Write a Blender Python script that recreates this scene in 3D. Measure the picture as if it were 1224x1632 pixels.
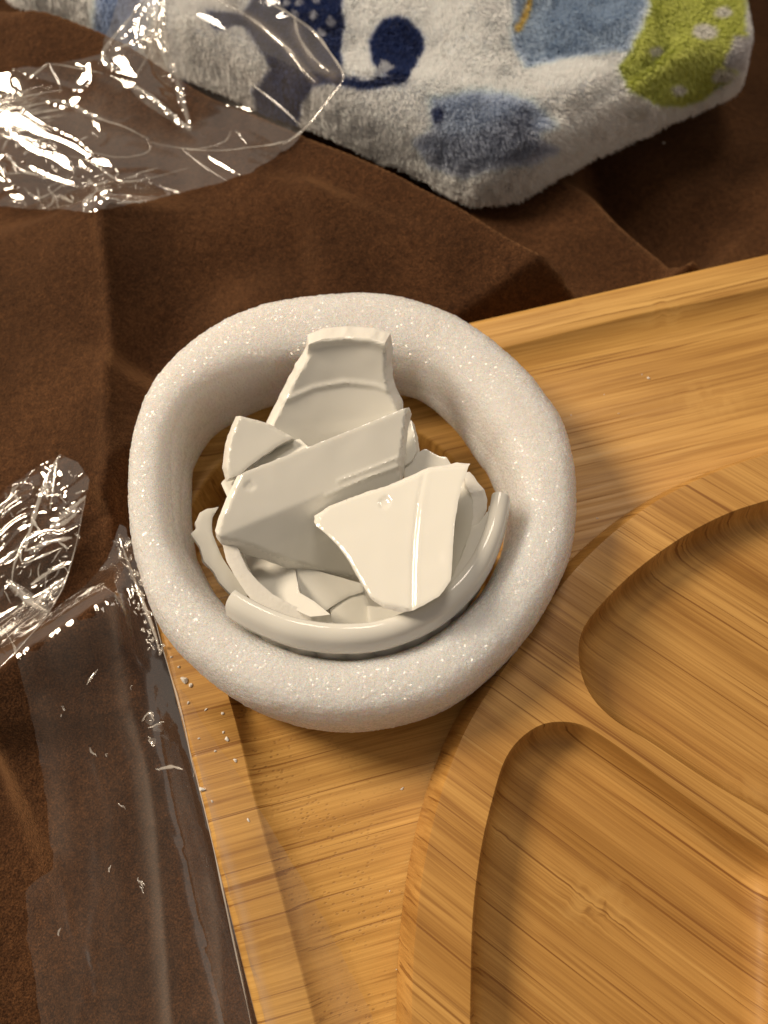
import bpy, math, random
import numpy as np
from mathutils import Vector, geometry, noise as mn
rng = np.random.default_rng(7); random.seed(7)
S = bpy.context.scene
for o in list(bpy.data.objects): bpy.data.objects.remove(o)
COL = S.collection

# ------------------------------------------------------------------ camera
TILT = math.radians(22); FPX = 1233.0; DIST = 0.24
TGT = np.array([0, 0, .02]); CP = TGT + DIST*np.array([0, -math.sin(TILT), math.cos(TILT)])
cam = bpy.data.cameras.new('camera'); co = bpy.data.objects.new('camera', cam); COL.objects.link(co)
co.location = CP; co.rotation_euler = (TILT, 0, 0)
cam.sensor_fit = 'VERTICAL'; cam.sensor_height = 24; cam.lens = 24*FPX/1632
cam.clip_start = .01; cam.clip_end = 20
cam.dof.use_dof = True; cam.dof.focus_distance = .222; cam.dof.aperture_fstop = 7
S.camera = co
# ------------------------------------------------------------------ world and lamps (warm room light)
w = bpy.data.worlds.new("World"); S.world = w; w.use_nodes = True
bg = w.node_tree.nodes['Background']; bg.inputs[0].default_value = (1, .84, .70, 1); bg.inputs[1].default_value = .195
def lamp(name, loc, size, power, col, target=(0, 0, 0), size_y=None):
    l = bpy.data.lights.new(name, 'AREA'); l.shape = 'ELLIPSE' if size_y else 'DISK'; l.size = size
    if size_y: l.size_y = size_y
    l.energy = power; l.color = col
    o = bpy.data.objects.new(name, l); COL.objects.link(o); o.location = loc
    o.rotation_euler = (Vector(target)-Vector(loc)).to_track_quat('-Z', 'Y').to_euler(); return o
lamp('room_lamp', (-1.05, .46, .96), .42, 20.5, (1, .82, .61))
lamp('ceiling_lamp', (.1, 1.0, 1.8), .60, 10.5, (1, .86, .70))
S.view_settings.view_transform = 'Standard'; S.view_settings.look = 'None'; S.view_settings.exposure = .15; S.view_settings.gamma = 1
S.render.engine = 'CYCLES'
S.cycles.transparent_max_bounces = 24; S.cycles.max_bounces = 10

# ------------------------------------------------------------------ helpers
def ray(px, py):
    r = np.stack([np.asarray(px, float)-612, -(np.asarray(py, float)-816), np.full(np.shape(px), -FPX)], -1)
    c, s = math.cos(TILT), math.sin(TILT)
    return np.stack([r[..., 0], c*r[..., 1]-s*r[..., 2], s*r[..., 1]+c*r[..., 2]], -1)
def at(px, py, z=0.):
    r = ray(px, py); t = (np.asarray(z)-CP[2])/r[..., 2]
    return CP + r*t[..., None]
def pts(L, z=0.):
    L = np.array(L, float); return at(L[:, 0], L[:, 1], z)
def plane_hit(px, py, p0, n):
    r = ray(px, py); t = ((p0-CP)@n)/(r@n); return CP+r*t[..., None]
def project(P):
    d = np.asarray(P)-CP; c, s = math.cos(TILT), math.sin(TILT)
    x = d[..., 0]; y = c*d[..., 1]+s*d[..., 2]; z = -s*d[..., 1]+c*d[..., 2]
    return np.stack([612+FPX*x/-z, 816-FPX*y/-z], -1)
def catmull(P, n=8, closed=True):
    P = np.array(P, float); N = len(P); out = []
    for i in range(N if closed else N-1):
        if closed: a, b, c, d = P[i-1], P[i], P[(i+1) % N], P[(i+2) % N]
        else: a, b, c, d = P[max(i-1, 0)], P[i], P[i+1], P[min(i+2, N-1)]
        for t in np.arange(n)/n:
            out.append(.5*((2*b)+(c-a)*t+(2*a-5*b+4*c-d)*t*t+(3*b-a-3*c+d)*t**3))
    if not closed: out.append(P[-1])
    return np.array(out)
def resample(P, step=None, n=None, closed=True):
    P = np.array(P, float); Q = np.vstack([P, P[:1]]) if closed else P
    s = np.r_[0, np.cumsum(np.linalg.norm(np.diff(Q, axis=0), axis=1))]
    if n is None: n = max(4, int(round(s[-1]/step)))
    t = np.linspace(0, s[-1], n, endpoint=not closed)
    return np.stack([np.interp(t, s, Q[:, k]) for k in range(P.shape[1])], -1)
def inside(P, poly):
    P = np.asarray(P); r = np.zeros(len(P), bool); j = len(poly)-1
    for i in range(len(poly)):
        xi, yi = poly[i][:2]; xj, yj = poly[j][:2]
        if yi != yj:
            c = ((yi > P[:, 1]) != (yj > P[:, 1])) & (P[:, 0] < (xj-xi)*(P[:, 1]-yi)/(yj-yi)+xi); r ^= c
        j = i
    return r
def polydist(P, L, closed=False):
    """unsigned distance and signed (left positive) distance, param along polyline"""
    P = np.asarray(P)[:, :2]; L = np.asarray(L, float)[:, :2]
    if closed: L = np.vstack([L, L[:1]])
    best = np.full(len(P), 1e9); sg = np.ones(len(P)); par = np.zeros(len(P)); acc = 0
    seg = np.linalg.norm(np.diff(L, axis=0), axis=1); tot = seg.sum()
    for i in range(len(L)-1):
        a = L[i]; d = L[i+1]-a; l2 = (d@d)+1e-18
        t = np.clip(((P-a)@d)/l2, 0, 1); q = P-(a+t[:, None]*d); dd = np.hypot(q[:, 0], q[:, 1])
        m = dd < best; best[m] = dd[m]; cr = d[0]*(P[:, 1]-a[1])-d[1]*(P[:, 0]-a[0])
        sg[m] = np.sign(cr[m]); par[m] = (acc+t[m]*seg[i])/tot; acc += seg[i]
    return best, best*sg, par
def _h(ix, iy, iz, s):
    n = (ix*374761393+iy*668265263+iz*2147483647+s*974634777) & 0xffffffff
    n = ((n ^ (n >> 13))*1274126177) & 0xffffffff; n ^= n >> 16
    return (n & 0xffffff)/float(0xffffff)*2-1
def vnoise(P, s=0):
    P = np.asarray(P, float)
    if P.shape[1] == 2: P = np.c_[P, np.zeros(len(P))]
    i = np.floor(P).astype(np.int64); f = P-i; f = f*f*f*(f*(f*6-15)+10); r = 0
    for dx in (0, 1):
        for dy in (0, 1):
            for dz in (0, 1):
                r = r+_h(i[:, 0]+dx, i[:, 1]+dy, i[:, 2]+dz, s)*np.where(dx, f[:, 0], 1-f[:, 0])*np.where(dy, f[:, 1], 1-f[:, 1])*np.where(dz, f[:, 2], 1-f[:, 2])
    return r
def fbm(P, o=4, s=0, g=.5):
    r = 0; a = 1.; P = np.asarray(P, float)
    for k in range(o): r = r+a*vnoise(P*2**k+k*7.3, s+k); a *= g
    return r
def sst(a, b, x): t = np.clip((x-a)/(b-a), 0, 1); return t*t*(3-2*t)
def mesh(name, V, F, mats, parent=None, smooth=True, sharp=None, midx=None):
    me = bpy.data.meshes.new(name); me.from_pydata([tuple(map(float, v)) for v in V], [], [tuple(map(int, f)) for f in F])
    for m in (mats if isinstance(mats, (list, tuple)) else [mats]): me.materials.append(m)
    if midx is not None: me.polygons.foreach_set('material_index', np.array(midx, np.int32))
    me.polygons.foreach_set('use_smooth', [smooth]*len(me.polygons)); me.update()
    if sharp: me.set_sharp_from_angle(angle=math.radians(sharp))
    o = bpy.data.objects.new(name, me); COL.objects.link(o)
    if parent: o.parent = parent
    return o
def fill2d(outer, holes=(), inner=None):
    vs = [Vector(p[:2]) for p in outer]; n = len(outer); ed = [(i, (i+1) % n) for i in range(n)]
    for h in holes:
        b = len(vs); vs += [Vector(p[:2]) for p in h]; ed += [(b+i, b+(i+1) % len(h)) for i in range(len(h))]
    if inner is not None: vs += [Vector(p[:2]) for p in inner]
    r = geometry.delaunay_2d_cdt(vs, ed, [], 0, 1e-9)
    V = np.array([tuple(v) for v in r[0]]); F = np.array([f for f in r[2]]); C_ = V[F].mean(1)
    k = inside(C_, outer)
    for h in holes: k &= ~inside(C_, h)
    F = F[k]; a, b, c = V[F[:, 0]], V[F[:, 1]], V[F[:, 2]]
    ar = (b[:, 0]-a[:, 0])*(c[:, 1]-a[:, 1])-(b[:, 1]-a[:, 1])*(c[:, 0]-a[:, 0])
    F[ar < 0] = F[ar < 0][:, ::-1]
    ml = np.maximum.reduce([((a-b)**2).sum(1), ((b-c)**2).sum(1), ((c-a)**2).sum(1)]); F = F[np.abs(ar) > 1e-4*ml]
    return V, F
def gridpts(poly, step, jit=.25):
    P = np.array(poly)[:, :2]; a = P.min(0); b = P.max(0)
    X, Y = np.meshgrid(np.arange(a[0], b[0], step), np.arange(a[1], b[1], step)); X = X+step*.5*(np.arange(X.shape[0]) % 2)[:, None]
    Q = np.c_[X.ravel(), Y.ravel()]+rng.uniform(-jit, jit, (X.size, 2))*step
    Q = Q[inside(Q, P)]; d, _, _ = polydist(Q, P, True); return Q[d > step*.6], d[d > step*.6]
def tag(o, label, cat, group=None, kind=None):
    o['label'] = label; o['category'] = cat
    if group: o['group'] = group
    if kind: o['kind'] = kind
    return o
def empty(name, loc=(0, 0, 0)):
    o = bpy.data.objects.new(name, None); COL.objects.link(o); o.location = loc; o.empty_display_size = .01; return o
def put(o, parent):   # keep world position under a moved parent
    o.parent = parent; o.matrix_parent_inverse.identity(); o.location = tuple(-np.array(parent.location)); return o
class NT:
    def __init__(s, name):
        s.m = bpy.data.materials.new(name); s.m.use_nodes = True; s.t = s.m.node_tree; s.N = s.t.nodes
        s.b = s.N['Principled BSDF']; s.out = s.N['Material Output']
    def n(s, ty, inp={}, **kw):
        x = s.N.new(ty)
        for k, v in kw.items(): setattr(x, k, v)
        for k, v in inp.items():
            if isinstance(v, bpy.types.NodeSocket): s.t.links.new(v, x.inputs[k])
            else: x.inputs[k].default_value = v
        return x
    def l(s, a, b): s.t.links.new(a, b)
    def ramp(s, fac, stops):
        r = s.n('ShaderNodeValToRGB', {0: fac}); e = r.color_ramp.elements
        while len(e) < len(stops): e.new(.5)
        for k, (p, c) in enumerate(stops): e[k].position = p; e[k].color = (*c, 1) if len(c) == 3 else c
        return r.outputs[0]
    def mix(s, f, a, b, mode='MIX'):
        x = s.n('ShaderNodeMix', data_type='RGBA', blend_type=mode)
        for i, v in ((0, f), (6, a), (7, b)):
            if isinstance(v, bpy.types.NodeSocket): s.l(v, x.inputs[i])
            else: x.inputs[i].default_value = v if i == 0 else ((*v, 1) if len(v) == 3 else v)
        return x.outputs[2]
    def math(s, op, a, b=0.):
        x = s.n('ShaderNodeMath', {0: a, 1: b}, operation=op); return x.outputs[0]

# ------------------------------------------------------------------ materials
def bamboo(name, ang, base=(.50, .285, .105), seed=0., rough=.42, nodes=()):
    """fine fibres run along the grain; pale and dark fibre bundles, vascular dashes, a few nodes"""
    m = NT(name); tc = m.n('ShaderNodeTexCoord').outputs['Object']
    rot = m.n('ShaderNodeMapping', {0: tc, 'Rotation': (0, 0, -ang), 'Location': (seed, seed*.7, 0)}).outputs[0]
    wob = m.n('ShaderNodeTexNoise', {'Vector': m.n('ShaderNodeMapping', {0: rot, 'Scale': (9, 16, 16)}).outputs[0], 'Scale': 1., 'Detail': 1.}).outputs[0]
    sep = m.n('ShaderNodeSeparateXYZ', {0: rot}); y2 = m.math('ADD', sep.outputs[1], m.math('MULTIPLY', wob, .0020))
    knot = None    # culm nodes: fibres swirl and pale, with a small dark scar
    for (kx, ky, kz, kr, kf) in nodes:
        w_ = at(kx, ky, kz); dd = m.n('ShaderNodeVectorMath', {0: m.n('ShaderNodeMapping', {0: m.n('ShaderNodeVectorMath', {0: tc, 1: tuple(w_)}, operation='SUBTRACT').outputs[0], 'Rotation': (0, 0, -ang), 'Scale': (1/kr, 1.7/kr, .3/kr)}).outputs[0]}, operation='LENGTH').outputs['Value']
        k_ = m.math('MULTIPLY', m.math('POWER', 2.718, m.math('MULTIPLY', m.math('MULTIPLY', dd, dd), -1.)), kf); knot = k_ if knot is None else m.math('MAXIMUM', knot, k_)
    if knot is not None:
        kn = m.n('ShaderNodeTexNoise', {'Vector': m.n('ShaderNodeMapping', {0: rot, 'Scale': (210, 120, 120)}).outputs[0], 'Scale': 1., 'Detail': 2.}).outputs[0]
        y2 = m.math('ADD', y2, m.math('MULTIPLY', m.math('MULTIPLY', m.math('SUBTRACT', kn, .5), knot), .0045))
    v = m.n('ShaderNodeCombineXYZ', {0: sep.outputs[0], 1: y2, 2: sep.outputs[2]}).outputs[0]
    def nz(sx, sy, sz, det=3., r=.55, dist=0.):
        mp = m.n('ShaderNodeMapping', {0: v, 'Scale': (sx, sy, sz)}).outputs[0]
        return m.n('ShaderNodeTexNoise', {'Vector': mp, 'Scale': 1., 'Detail': det, 'Roughness': r, 'Distortion': dist}).outputs[0]
    yy = m.math('DIVIDE', y2, .021); cell = m.n('ShaderNodeTexWhiteNoise', {1: m.math('FLOOR', yy)}, noise_dimensions='1D').outputs[0]
    broad = nz(6, 90, 12, 4.); med = nz(9, 520, 40, 4., .65); fine = nz(16, 1900, 90, 3., .6); lines = nz(7, 950, 60, 2., .5); lines2 = nz(22, 700, 60, 2., .4)
    c = m.ramp(broad, [(.28, (base[0]*.72, base[1]*.66, base[2]*.55)), (.5, base), (.72, (base[0]*1.2, base[1]*1.27, base[2]*1.4))])
    c = m.mix(.6, c, m.ramp(cell, [(0, (.84, .80, .74)), (1, (1.12, 1.16, 1.22))]), 'MULTIPLY')
    c = m.mix(.72, c, m.ramp(med, [(.3, (.66, .57, .46)), (.5, (.97, .95, .92)), (.7, (1.16, 1.20, 1.28))]), 'MULTIPLY')
    c = m.mix(.55, c, m.ramp(fine, [(.3, (.66, .58, .48)), (.62, (1.12, 1.12, 1.12))]), 'MULTIPLY')
    c = m.mix(m.ramp(lines, [(.62, (0, 0, 0)), (.68, (.8,)*3)]), c, (base[0]*.42, base[1]*.30, base[2]*.2))
    c = m.mix(m.math('MULTIPLY', m.ramp(lines2, [(.62, (0, 0, 0)), (.70, (1, 1, 1))]), .5), c, (base[0]*.48, base[1]*.36, base[2]*.25))
    c = m.mix(m.math('MULTIPLY', m.ramp(lines2, [(.24, (1, 1, 1)), (.34, (0, 0, 0))]), .45), c, (base[0]*1.3, base[1]*1.45, base[2]*1.7))
    if knot is not None:
        c = m.mix(m.math('MULTIPLY', m.math('MULTIPLY', knot, .55), m.ramp(kn, [(.42, (0,)*3), (.6, (1,)*3)])), c, (base[0]*1.2, base[1]*1.3, base[2]*1.5))
        c = m.mix(m.math('MULTIPLY', m.ramp(knot, [(.72, (0,)*3), (.95, (1,)*3)]), m.ramp(kn, [(.36, (.9,)*3), (.46, (0,)*3)])), c, (base[0]*.28, base[1]*.18, base[2]*.12))
    m.l(c, m.b.inputs['Base Color'])
    m.l(m.ramp(med, [(.3, (rough+.12,)*3), (.7, (rough-.06,)*3)]), m.b.inputs['Roughness'])
    m.b.inputs['Specular IOR Level'].default_value = .35
    h = m.math('ADD', m.math('MULTIPLY', fine, .35), m.math('MULTIPLY', m.ramp(lines, [(.64, (1, 1, 1)), (.70, (0, 0, 0))]), .9))
    h = m.math('ADD', h, m.math('MULTIPLY', med, .6))
    bp = m.n('ShaderNodeBump', {'Height': h, 'Strength': .35, 'Distance': .00025}); m.l(bp.outputs[0], m.b.inputs['Normal'])
    m.v = v; m.h = h; m.bp = bp; m.c = c
    return m
BOARD_ANG = math.radians(14.5); DISH_ANG = math.radians(-36)
mb = bamboo('bamboo_board', BOARD_ANG, (.585, .332, .091), 0., nodes=[(1062, 492, .006, .009, .7), (930, 500, 0, .009, .4), (1130, 640, 0, .012, .5), (480, 1500, 0, .012, .4)])
# routed floor of the board near its short side: short curved pits where the cutter opened the fibre ends
tc = mb.n('ShaderNodeTexCoord').outputs['Object']
pv = mb.n('ShaderNodeMapping', {0: mb.v, 'Scale': (520, 950, 200)}).outputs[0]
vor = mb.n('ShaderNodeTexVoronoi', {'Vector': pv, 'Scale': 1., 'Randomness': .9}).outputs['Distance']
att = mb.n('ShaderNodeAttribute', attribute_name='pits').outputs['Fac']
patch = mb.ramp(mb.n('ShaderNodeTexNoise', {'Vector': tc, 'Scale': 60., 'Detail': 3.}).outputs[0], [(.38, (.1,)*3), (.58, (1,)*3)])
pm = mb.math('MULTIPLY', mb.math('MULTIPLY', mb.ramp(vor, [(.16, (1,)*3), (.30, (0,)*3)]), att), patch)
mb.l(mb.mix(mb.math('MULTIPLY', pm, .6), mb.c, (.26, .125, .035)), mb.b.inputs['Base Color'])
mb.l(mb.math('SUBTRACT', mb.h, mb.math('MULTIPLY', pm, 1.2)), mb.bp.inputs['Height'])
md = bamboo('bamboo_dish', DISH_ANG, (.505, .272, .073), 3.1, nodes=[(950, 1440, 0, .010, 1.), (1222, 1262, .0135, .008, 1.), (790, 1332, 0, .003, .8), (1040, 900, 0, .010, .4)])

def suede():
    m = NT('brown_suede'); tc = m.n('ShaderNodeTexCoord').outputs['Object']
    def nz(s, d=3., r=.6): return m.n('ShaderNodeTexNoise', {'Vector': tc, 'Scale': s, 'Detail': d, 'Roughness': r}).outputs[0]
    big = nz(26, 3, .5); mid = nz(420, 3, .65); fine = nz(1700, 3, .7)
    c = m.ramp(big, [(.32, (.050, .0215, .0085)), (.5, (.064, .0280, .0113)), (.7, (.084, .0375, .0155))])
    c = m.mix(.8, c, m.ramp(mid, [(.3, (.6, .55, .5)), (.5, (1, 1, 1)), (.7, (1.35, 1.35, 1.3))]), 'MULTIPLY')
    c = m.mix(.9, c, m.ramp(fine, [(.34, (.35, .32, .3)), (.5, (.95, .95, .95)), (.68, (2.0, 1.9, 1.8))]), 'MULTIPLY')
    m.l(c, m.b.inputs['Base Color']); m.b.inputs['Roughness'].default_value = .9; m.b.inputs['Specular IOR Level'].default_value = .15
    m.b.inputs['Sheen Weight'].default_value = .6; m.b.inputs['Sheen Roughness'].default_value = .33; m.b.inputs['Sheen Tint'].default_value = (.72, .38, .17, 1)
    h = m.math('ADD', m.math('MULTIPLY', mid, 1.), m.math('MULTIPLY', fine, .8))
    m.l(m.n('ShaderNodeBump', {'Height': h, 'Strength': .8, 'Distance': .0009}).outputs[0], m.b.inputs['Normal'])
    return m.m
def foam():
    m = NT('white_foam'); tc = m.n('ShaderNodeTexCoord').outputs['Object']
    wv = m.n('ShaderNodeVectorMath', {0: tc, 1: m.n('ShaderNodeVectorMath', {0: m.n('ShaderNodeTexNoise', {'Vector': tc, 'Scale': 900.}).outputs['Color'], 1: (.0005,)*3}, operation='MULTIPLY').outputs[0]}, operation='ADD').outputs[0]
    v = m.n('ShaderNodeTexVoronoi', {'Vector': wv, 'Scale': 1250., 'Randomness': 1.}, feature='F1').outputs['Distance']
    v2 = m.n('ShaderNodeTexVoronoi', {'Vector': wv, 'Scale': 3100., 'Randomness': 1.}).outputs['Distance']
    b = m.b; b.inputs['Base Color'].default_value = (.93, .90, .885, 1); b.inputs['Roughness'].default_value = .5
    b.inputs['Specular IOR Level'].default_value = .6
    b.inputs['Subsurface Weight'].default_value = 1.; b.inputs['Subsurface Radius'].default_value = (1, .8, .65); b.inputs['Subsurface Scale'].default_value = .012
    b.inputs['Coat Weight'].default_value = .55; b.inputs['Coat Roughness'].default_value = .2
    h = m.math('ADD', m.math('MULTIPLY', v, 1.), m.math('MULTIPLY', v2, .35))
    bp = m.n('ShaderNodeBump', {'Height': h, 'Strength': 1., 'Distance': .0016}); 
    vc = m.n('ShaderNodeTexVoronoi', {'Vector': wv, 'Scale': 1750., 'Randomness': 1.}).outputs['Color']
    pert = m.n('ShaderNodeVectorMath', {0: m.n('ShaderNodeVectorMath', {0: vc, 1: (.5,)*3}, operation='SUBTRACT').outputs[0], 1: (1.25,)*3}, operation='MULTIPLY').outputs[0]
    cn = m.n('ShaderNodeVectorMath', {0: m.n('ShaderNodeVectorMath', {0: m.n('ShaderNodeNewGeometry').outputs['Normal'], 1: pert}, operation='ADD').outputs[0]}, operation='NORMALIZE').outputs[0]
    m.l(cn, b.inputs['Coat Normal']); m.l(m.n('ShaderNodeBump', {'Height': h, 'Strength': 1., 'Distance': .0011}).outputs[0], b.inputs['Normal'])
    return m.m
def ceramic(name, rough, spec, col, bump=0.):
    m = NT(name); b = m.b; b.inputs['Base Color'].default_value = (*col, 1); b.inputs['Roughness'].default_value = rough
    b.inputs['Specular IOR Level'].default_value = spec
    b.inputs['Subsurface Weight'].default_value = .15; b.inputs['Subsurface Radius'].default_value = (1, .85, .6); b.inputs['Subsurface Scale'].default_value = .0015
    tc = m.n('ShaderNodeTexCoord').outputs['Object']
    n = m.n('ShaderNodeTexNoise', {'Vector': tc, 'Scale': 900. if bump else 60., 'Detail': 4.}).outputs[0]
    m.l(m.n('ShaderNodeBump', {'Height': n, 'Strength': bump or .12, 'Distance': .0004 if bump else .0006}).outputs[0], b.inputs['Normal'])
    return m.m
def film_mat(name='clear_film', haze=.10, base=(.85, .83, .8), amt=1.):
    m = NT(name); N = m
    lay = m.n('ShaderNodeAttribute', attribute_name='haze_bands').outputs['Fac']  # painted bands that lighten the film along drawn lines
    tr = m.n('ShaderNodeBsdfTransparent', {0: (.97, .965, .96, 1)}); gl = m.n('ShaderNodeBsdfGlossy', {'Color': (1, 1, 1, 1), 'Roughness': .045})
    df = m.n('ShaderNodeBsdfDiffuse', {0: (*base, 1)}); tc = m.n('ShaderNodeTexCoord').outputs['Object']
    nn = m.n('ShaderNodeTexNoise', {'Vector': tc, 'Scale': 260., 'Detail': 2., 'Distortion': 1.2}).outputs[0]
    n2 = m.n('ShaderNodeTexNoise', {'Vector': m.n('ShaderNodeMapping', {0: tc, 'Rotation': (0, 0, .3), 'Scale': (70, 16, 40)}).outputs[0], 'Scale': 1., 'Detail': 4., 'Distortion': .6}).outputs[0]
    bp = m.n('ShaderNodeBump', {'Height': m.math('ADD', m.math('MULTIPLY', nn, .25), n2), 'Strength': .15, 'Distance': .0010}).outputs[0]
    m.l(bp, gl.inputs['Normal'])
    fr = m.n('ShaderNodeFresnel', {'IOR': 1.5}).outputs[0]
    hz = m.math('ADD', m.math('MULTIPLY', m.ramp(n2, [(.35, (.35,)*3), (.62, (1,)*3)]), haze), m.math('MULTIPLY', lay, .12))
    a = m.n('ShaderNodeMixShader', {0: hz, 1: tr.outputs[0], 2: df.outputs[0]})
    f2 = m.math('MINIMUM', m.math('MULTIPLY', fr, 1.9*amt), .30)
    mx = m.n('ShaderNodeMixShader', {0: f2, 1: a.outputs[0], 2: gl.outputs[0]})
    m.l(mx.outputs[0], m.out.inputs[0]); return m.m
def fleece_mat(name, attr, hair=False):
    m = NT(name); a = m.n('ShaderNodeVertexColor', layer_name=attr).outputs[0] if False else m.n('ShaderNodeAttribute', attribute_name=attr).outputs['Color']
    m.l(a, m.b.inputs['Base Color']); m.b.inputs['Roughness'].default_value = .5 if hair else .9
    m.b.inputs['Specular IOR Level'].default_value = .35; m.b.inputs['Sheen Weight'].default_value = .25; m.b.inputs['Sheen Roughness'].default_value = .4
    if hair:     # thin fibres let light through
        tl = m.n('ShaderNodeBsdfTranslucent', {0: a}); mx = m.n('ShaderNodeMixShader', {0: .42, 1: m.b.outputs[0], 2: tl.outputs[0]}); m.l(mx.outputs[0], m.out.inputs[0])
    return m.m
M_SUEDE = suede(); M_FOAM = foam()
M_GLAZE = ceramic('glazed_porcelain', .07, .5, (.75, .745, .695)); M_BREAK = ceramic('broken_porcelain', .45, .4, (.80, .785, .735), .3)
M_FILM = film_mat('clear_film', .042, (.9, .78, .66), amt=.42); M_FILM2 = film_mat('hazy_film', .036, (.68, .60, .53), amt=.42); M_CREASE = film_mat('film_crease', .34, (.95, .92, .86), amt=.7); M_SHINE = film_mat('film_shine', .10, (.95, .9, .82), amt=.8); M_FOLD = film_mat('film_fold', .075, (.8, .75, .7), amt=.8)  # crease and shine films carry a whitish haze standing in for highlights

# ------------------------------------------------------------------ board contours (world, metres)
ZR = .006       # rim top; routed floor at z = 0; underside at -.014
def px2w(L, z): return pts(L, z)[:, :2]
tl = px2w([(757, 509), (1224, 402)], ZR); ll = px2w([(253.5, 1015), (407, 1630)], ZR)
u = (tl[1]-tl[0]); u /= np.linalg.norm(u); v = (ll[1]-ll[0]); v /= np.linalg.norm(v)
t = np.linalg.solve(np.c_[u, -v], ll[0]-tl[0]); corner = tl[0]+u*t[0]
LW, LH, RC = .47, .46, .058
far = [corner+u*LW, corner+u*LW+v*LH, corner+v*LH]
def round_corner(c, d1, d2, r, n=28):
    ca = math.acos(np.clip(d1@d2, -1, 1)); tt = r/math.tan(ca/2); p0 = c+d1*tt; p1 = c+d2*tt
    cen = c+(d1+d2)/np.linalg.norm(d1+d2)*r/math.sin(ca/2)
    a0 = p0-cen; out = []
    a = math.atan2(*(a0[::-1])); b = math.atan2(*((p1-cen)[::-1])); dd = (b-a+math.pi) % (2*math.pi)-math.pi
    return [cen+r*np.array([math.cos(a+dd*k/n), math.sin(a+dd*k/n)]) for k in range(n+1)]
OUT = []
for c, d1, d2 in ((corner, v, u), (far[0], -u, v), (far[1], -v, -u), (far[2], u, -v)): OUT += round_corner(c, d1, d2, RC)
OUT = resample(np.array(OUT), .003)
def area(P): return .5*np.sum(P[:, 0]*np.roll(P[:, 1], -1)-np.roll(P[:, 0], -1)*P[:, 1])
if area(OUT) < 0: OUT = OUT[::-1]
def offset(P, d):
    T = np.roll(P, -1, 0)-np.roll(P, 1, 0); T /= np.linalg.norm(T, axis=1)[:, None]
    return P+np.c_[-T[:, 1], T[:, 0]]*np.reshape(d, (-1, 1) if np.ndim(d) else (1, 1))     # inward for counter-clockwise
PC = px2w([(537, 878)], 0)[0]; PR = .0530
IN_l = px2w([(1224+900, 456-206), (1224, 456), (1040, 494), (813, 550), (700, 574), (560, 592), (430, 622), (345, 668), (290, 730), (268, 800), (270, 880), (292, 950), (330, 1020), (365, 1112), (405, 1280), (440, 1405), (500, 1632), (555, 1850)], ZR)
in_far = [corner+u*(LW-.018)+v*.02, corner+u*(LW-.018)+v*(LH-.02), corner+u*.02+v*(LH-.018)]
inn = np.vstack([catmull(IN_l, 10, False), [in_far[2]], [in_far[1]], [in_far[0]]])
inn = resample(inn, .003)
if area(inn) < 0: inn = inn[::-1]
IN = inn
for _ in range(6): IN = (np.roll(IN, 1, 0)+2*IN+np.roll(IN, -1, 0))/4
dpk = np.hypot(*(IN-PC).T)-PR
wid = np.clip(dpk-.0012, .0015, .016)
for _ in range(5): wid = (np.roll(wid, 1)+2*wid+np.roll(wid, -1))/4
def strip_faces(n, a, b, flip=False):
    i = np.arange(n); j = (i+1) % n
    F = np.c_[a+i, a+j, b+j, b+i]; return F[:, ::-1] if flip else F
def loft(levels):
    V = []; F = []; n = len(levels[0][0])
    for P, z in levels: V.append(np.c_[P, np.full(n, z) if np.ndim(z) == 0 else z])
    for k in range(len(levels)-1): F.append(strip_faces(n, k*n, (k+1)*n, True))
    return np.vstack(V), np.vstack(F)
def build_board():
    V, F = loft([(offset(OUT, .004), -.024), (offset(OUT, .0015), -.0235), (OUT, -.021), (OUT, ZR-.0022), (offset(OUT, .0005), ZR-.0008), (offset(OUT, .0014), ZR-.0001), (offset(OUT, .0024), ZR)])
    F = F[:, ::-1]; Vs = [V]; Fs = [list(map(tuple, F))]; base = len(V)
    v2, f2 = fill2d(offset(OUT, .0024), [IN]); Vs.append(np.c_[v2, np.full(len(v2), ZR)]); Fs.append([tuple(x+base) for x in f2]); base += len(v2)
    prof = [(0, ZR), (.02, ZR-.0001), (.05, ZR-.0006), (.12, ZR-.0018), (.28, ZR-.0036), (.5, ZR-.0050), (.75, ZR-.0057), (1, 0)]
    V, F = loft([(offset(IN, wid*a), z) for a, z in prof]); F = F[:, ::-1]; Vs.append(V); Fs.append([tuple(x+base) for x in F]); base += len(V)
    ang = np.linspace(0, 2*math.pi, 160, endpoint=False); circ = lambda r: PC+r*np.c_[np.cos(ang), np.sin(ang)]
    v2, f2 = fill2d(offset(IN, wid), [circ(PR)]); Vs.append(np.c_[v2, np.zeros(len(v2))]); Fs.append([tuple(x+base) for x in f2]); base += len(v2)
    V, F = loft([(circ(PR), 0), (circ(PR-.0006), -.0003), (circ(PR-.001), -.0012), (circ(PR-.0014), -.0205), (circ(PR-.003), -.0216), (circ(PR*.5), -.0218), (circ(PR*.01), -.0218)]); F = F[:, ::-1]
    Vs.append(V); Fs.append([tuple(x+base) for x in F]); base += len(V)
    V = np.vstack(Vs); F = sum(Fs, [])
    o = mesh('bamboo_tray', V, F, mb.m, sharp=42)
    # fix winding
    pit = sst(.075, .018, (V[:, :2]-ll[0])@np.array([-v[1], v[0]])*np.sign(np.array([-v[1], v[0]])@u))*sst(.0001, -.0001, V[:, 2]-ZR+.0015)
    at_ = o.data.attributes.new('pits', 'FLOAT', 'POINT'); at_.data.foreach_set('value', pit.astype(np.float32))
    return tag(o, 'large bamboo serving board with a raised rim, under the foam ring and round dish', 'serving board')
import bmesh
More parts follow.
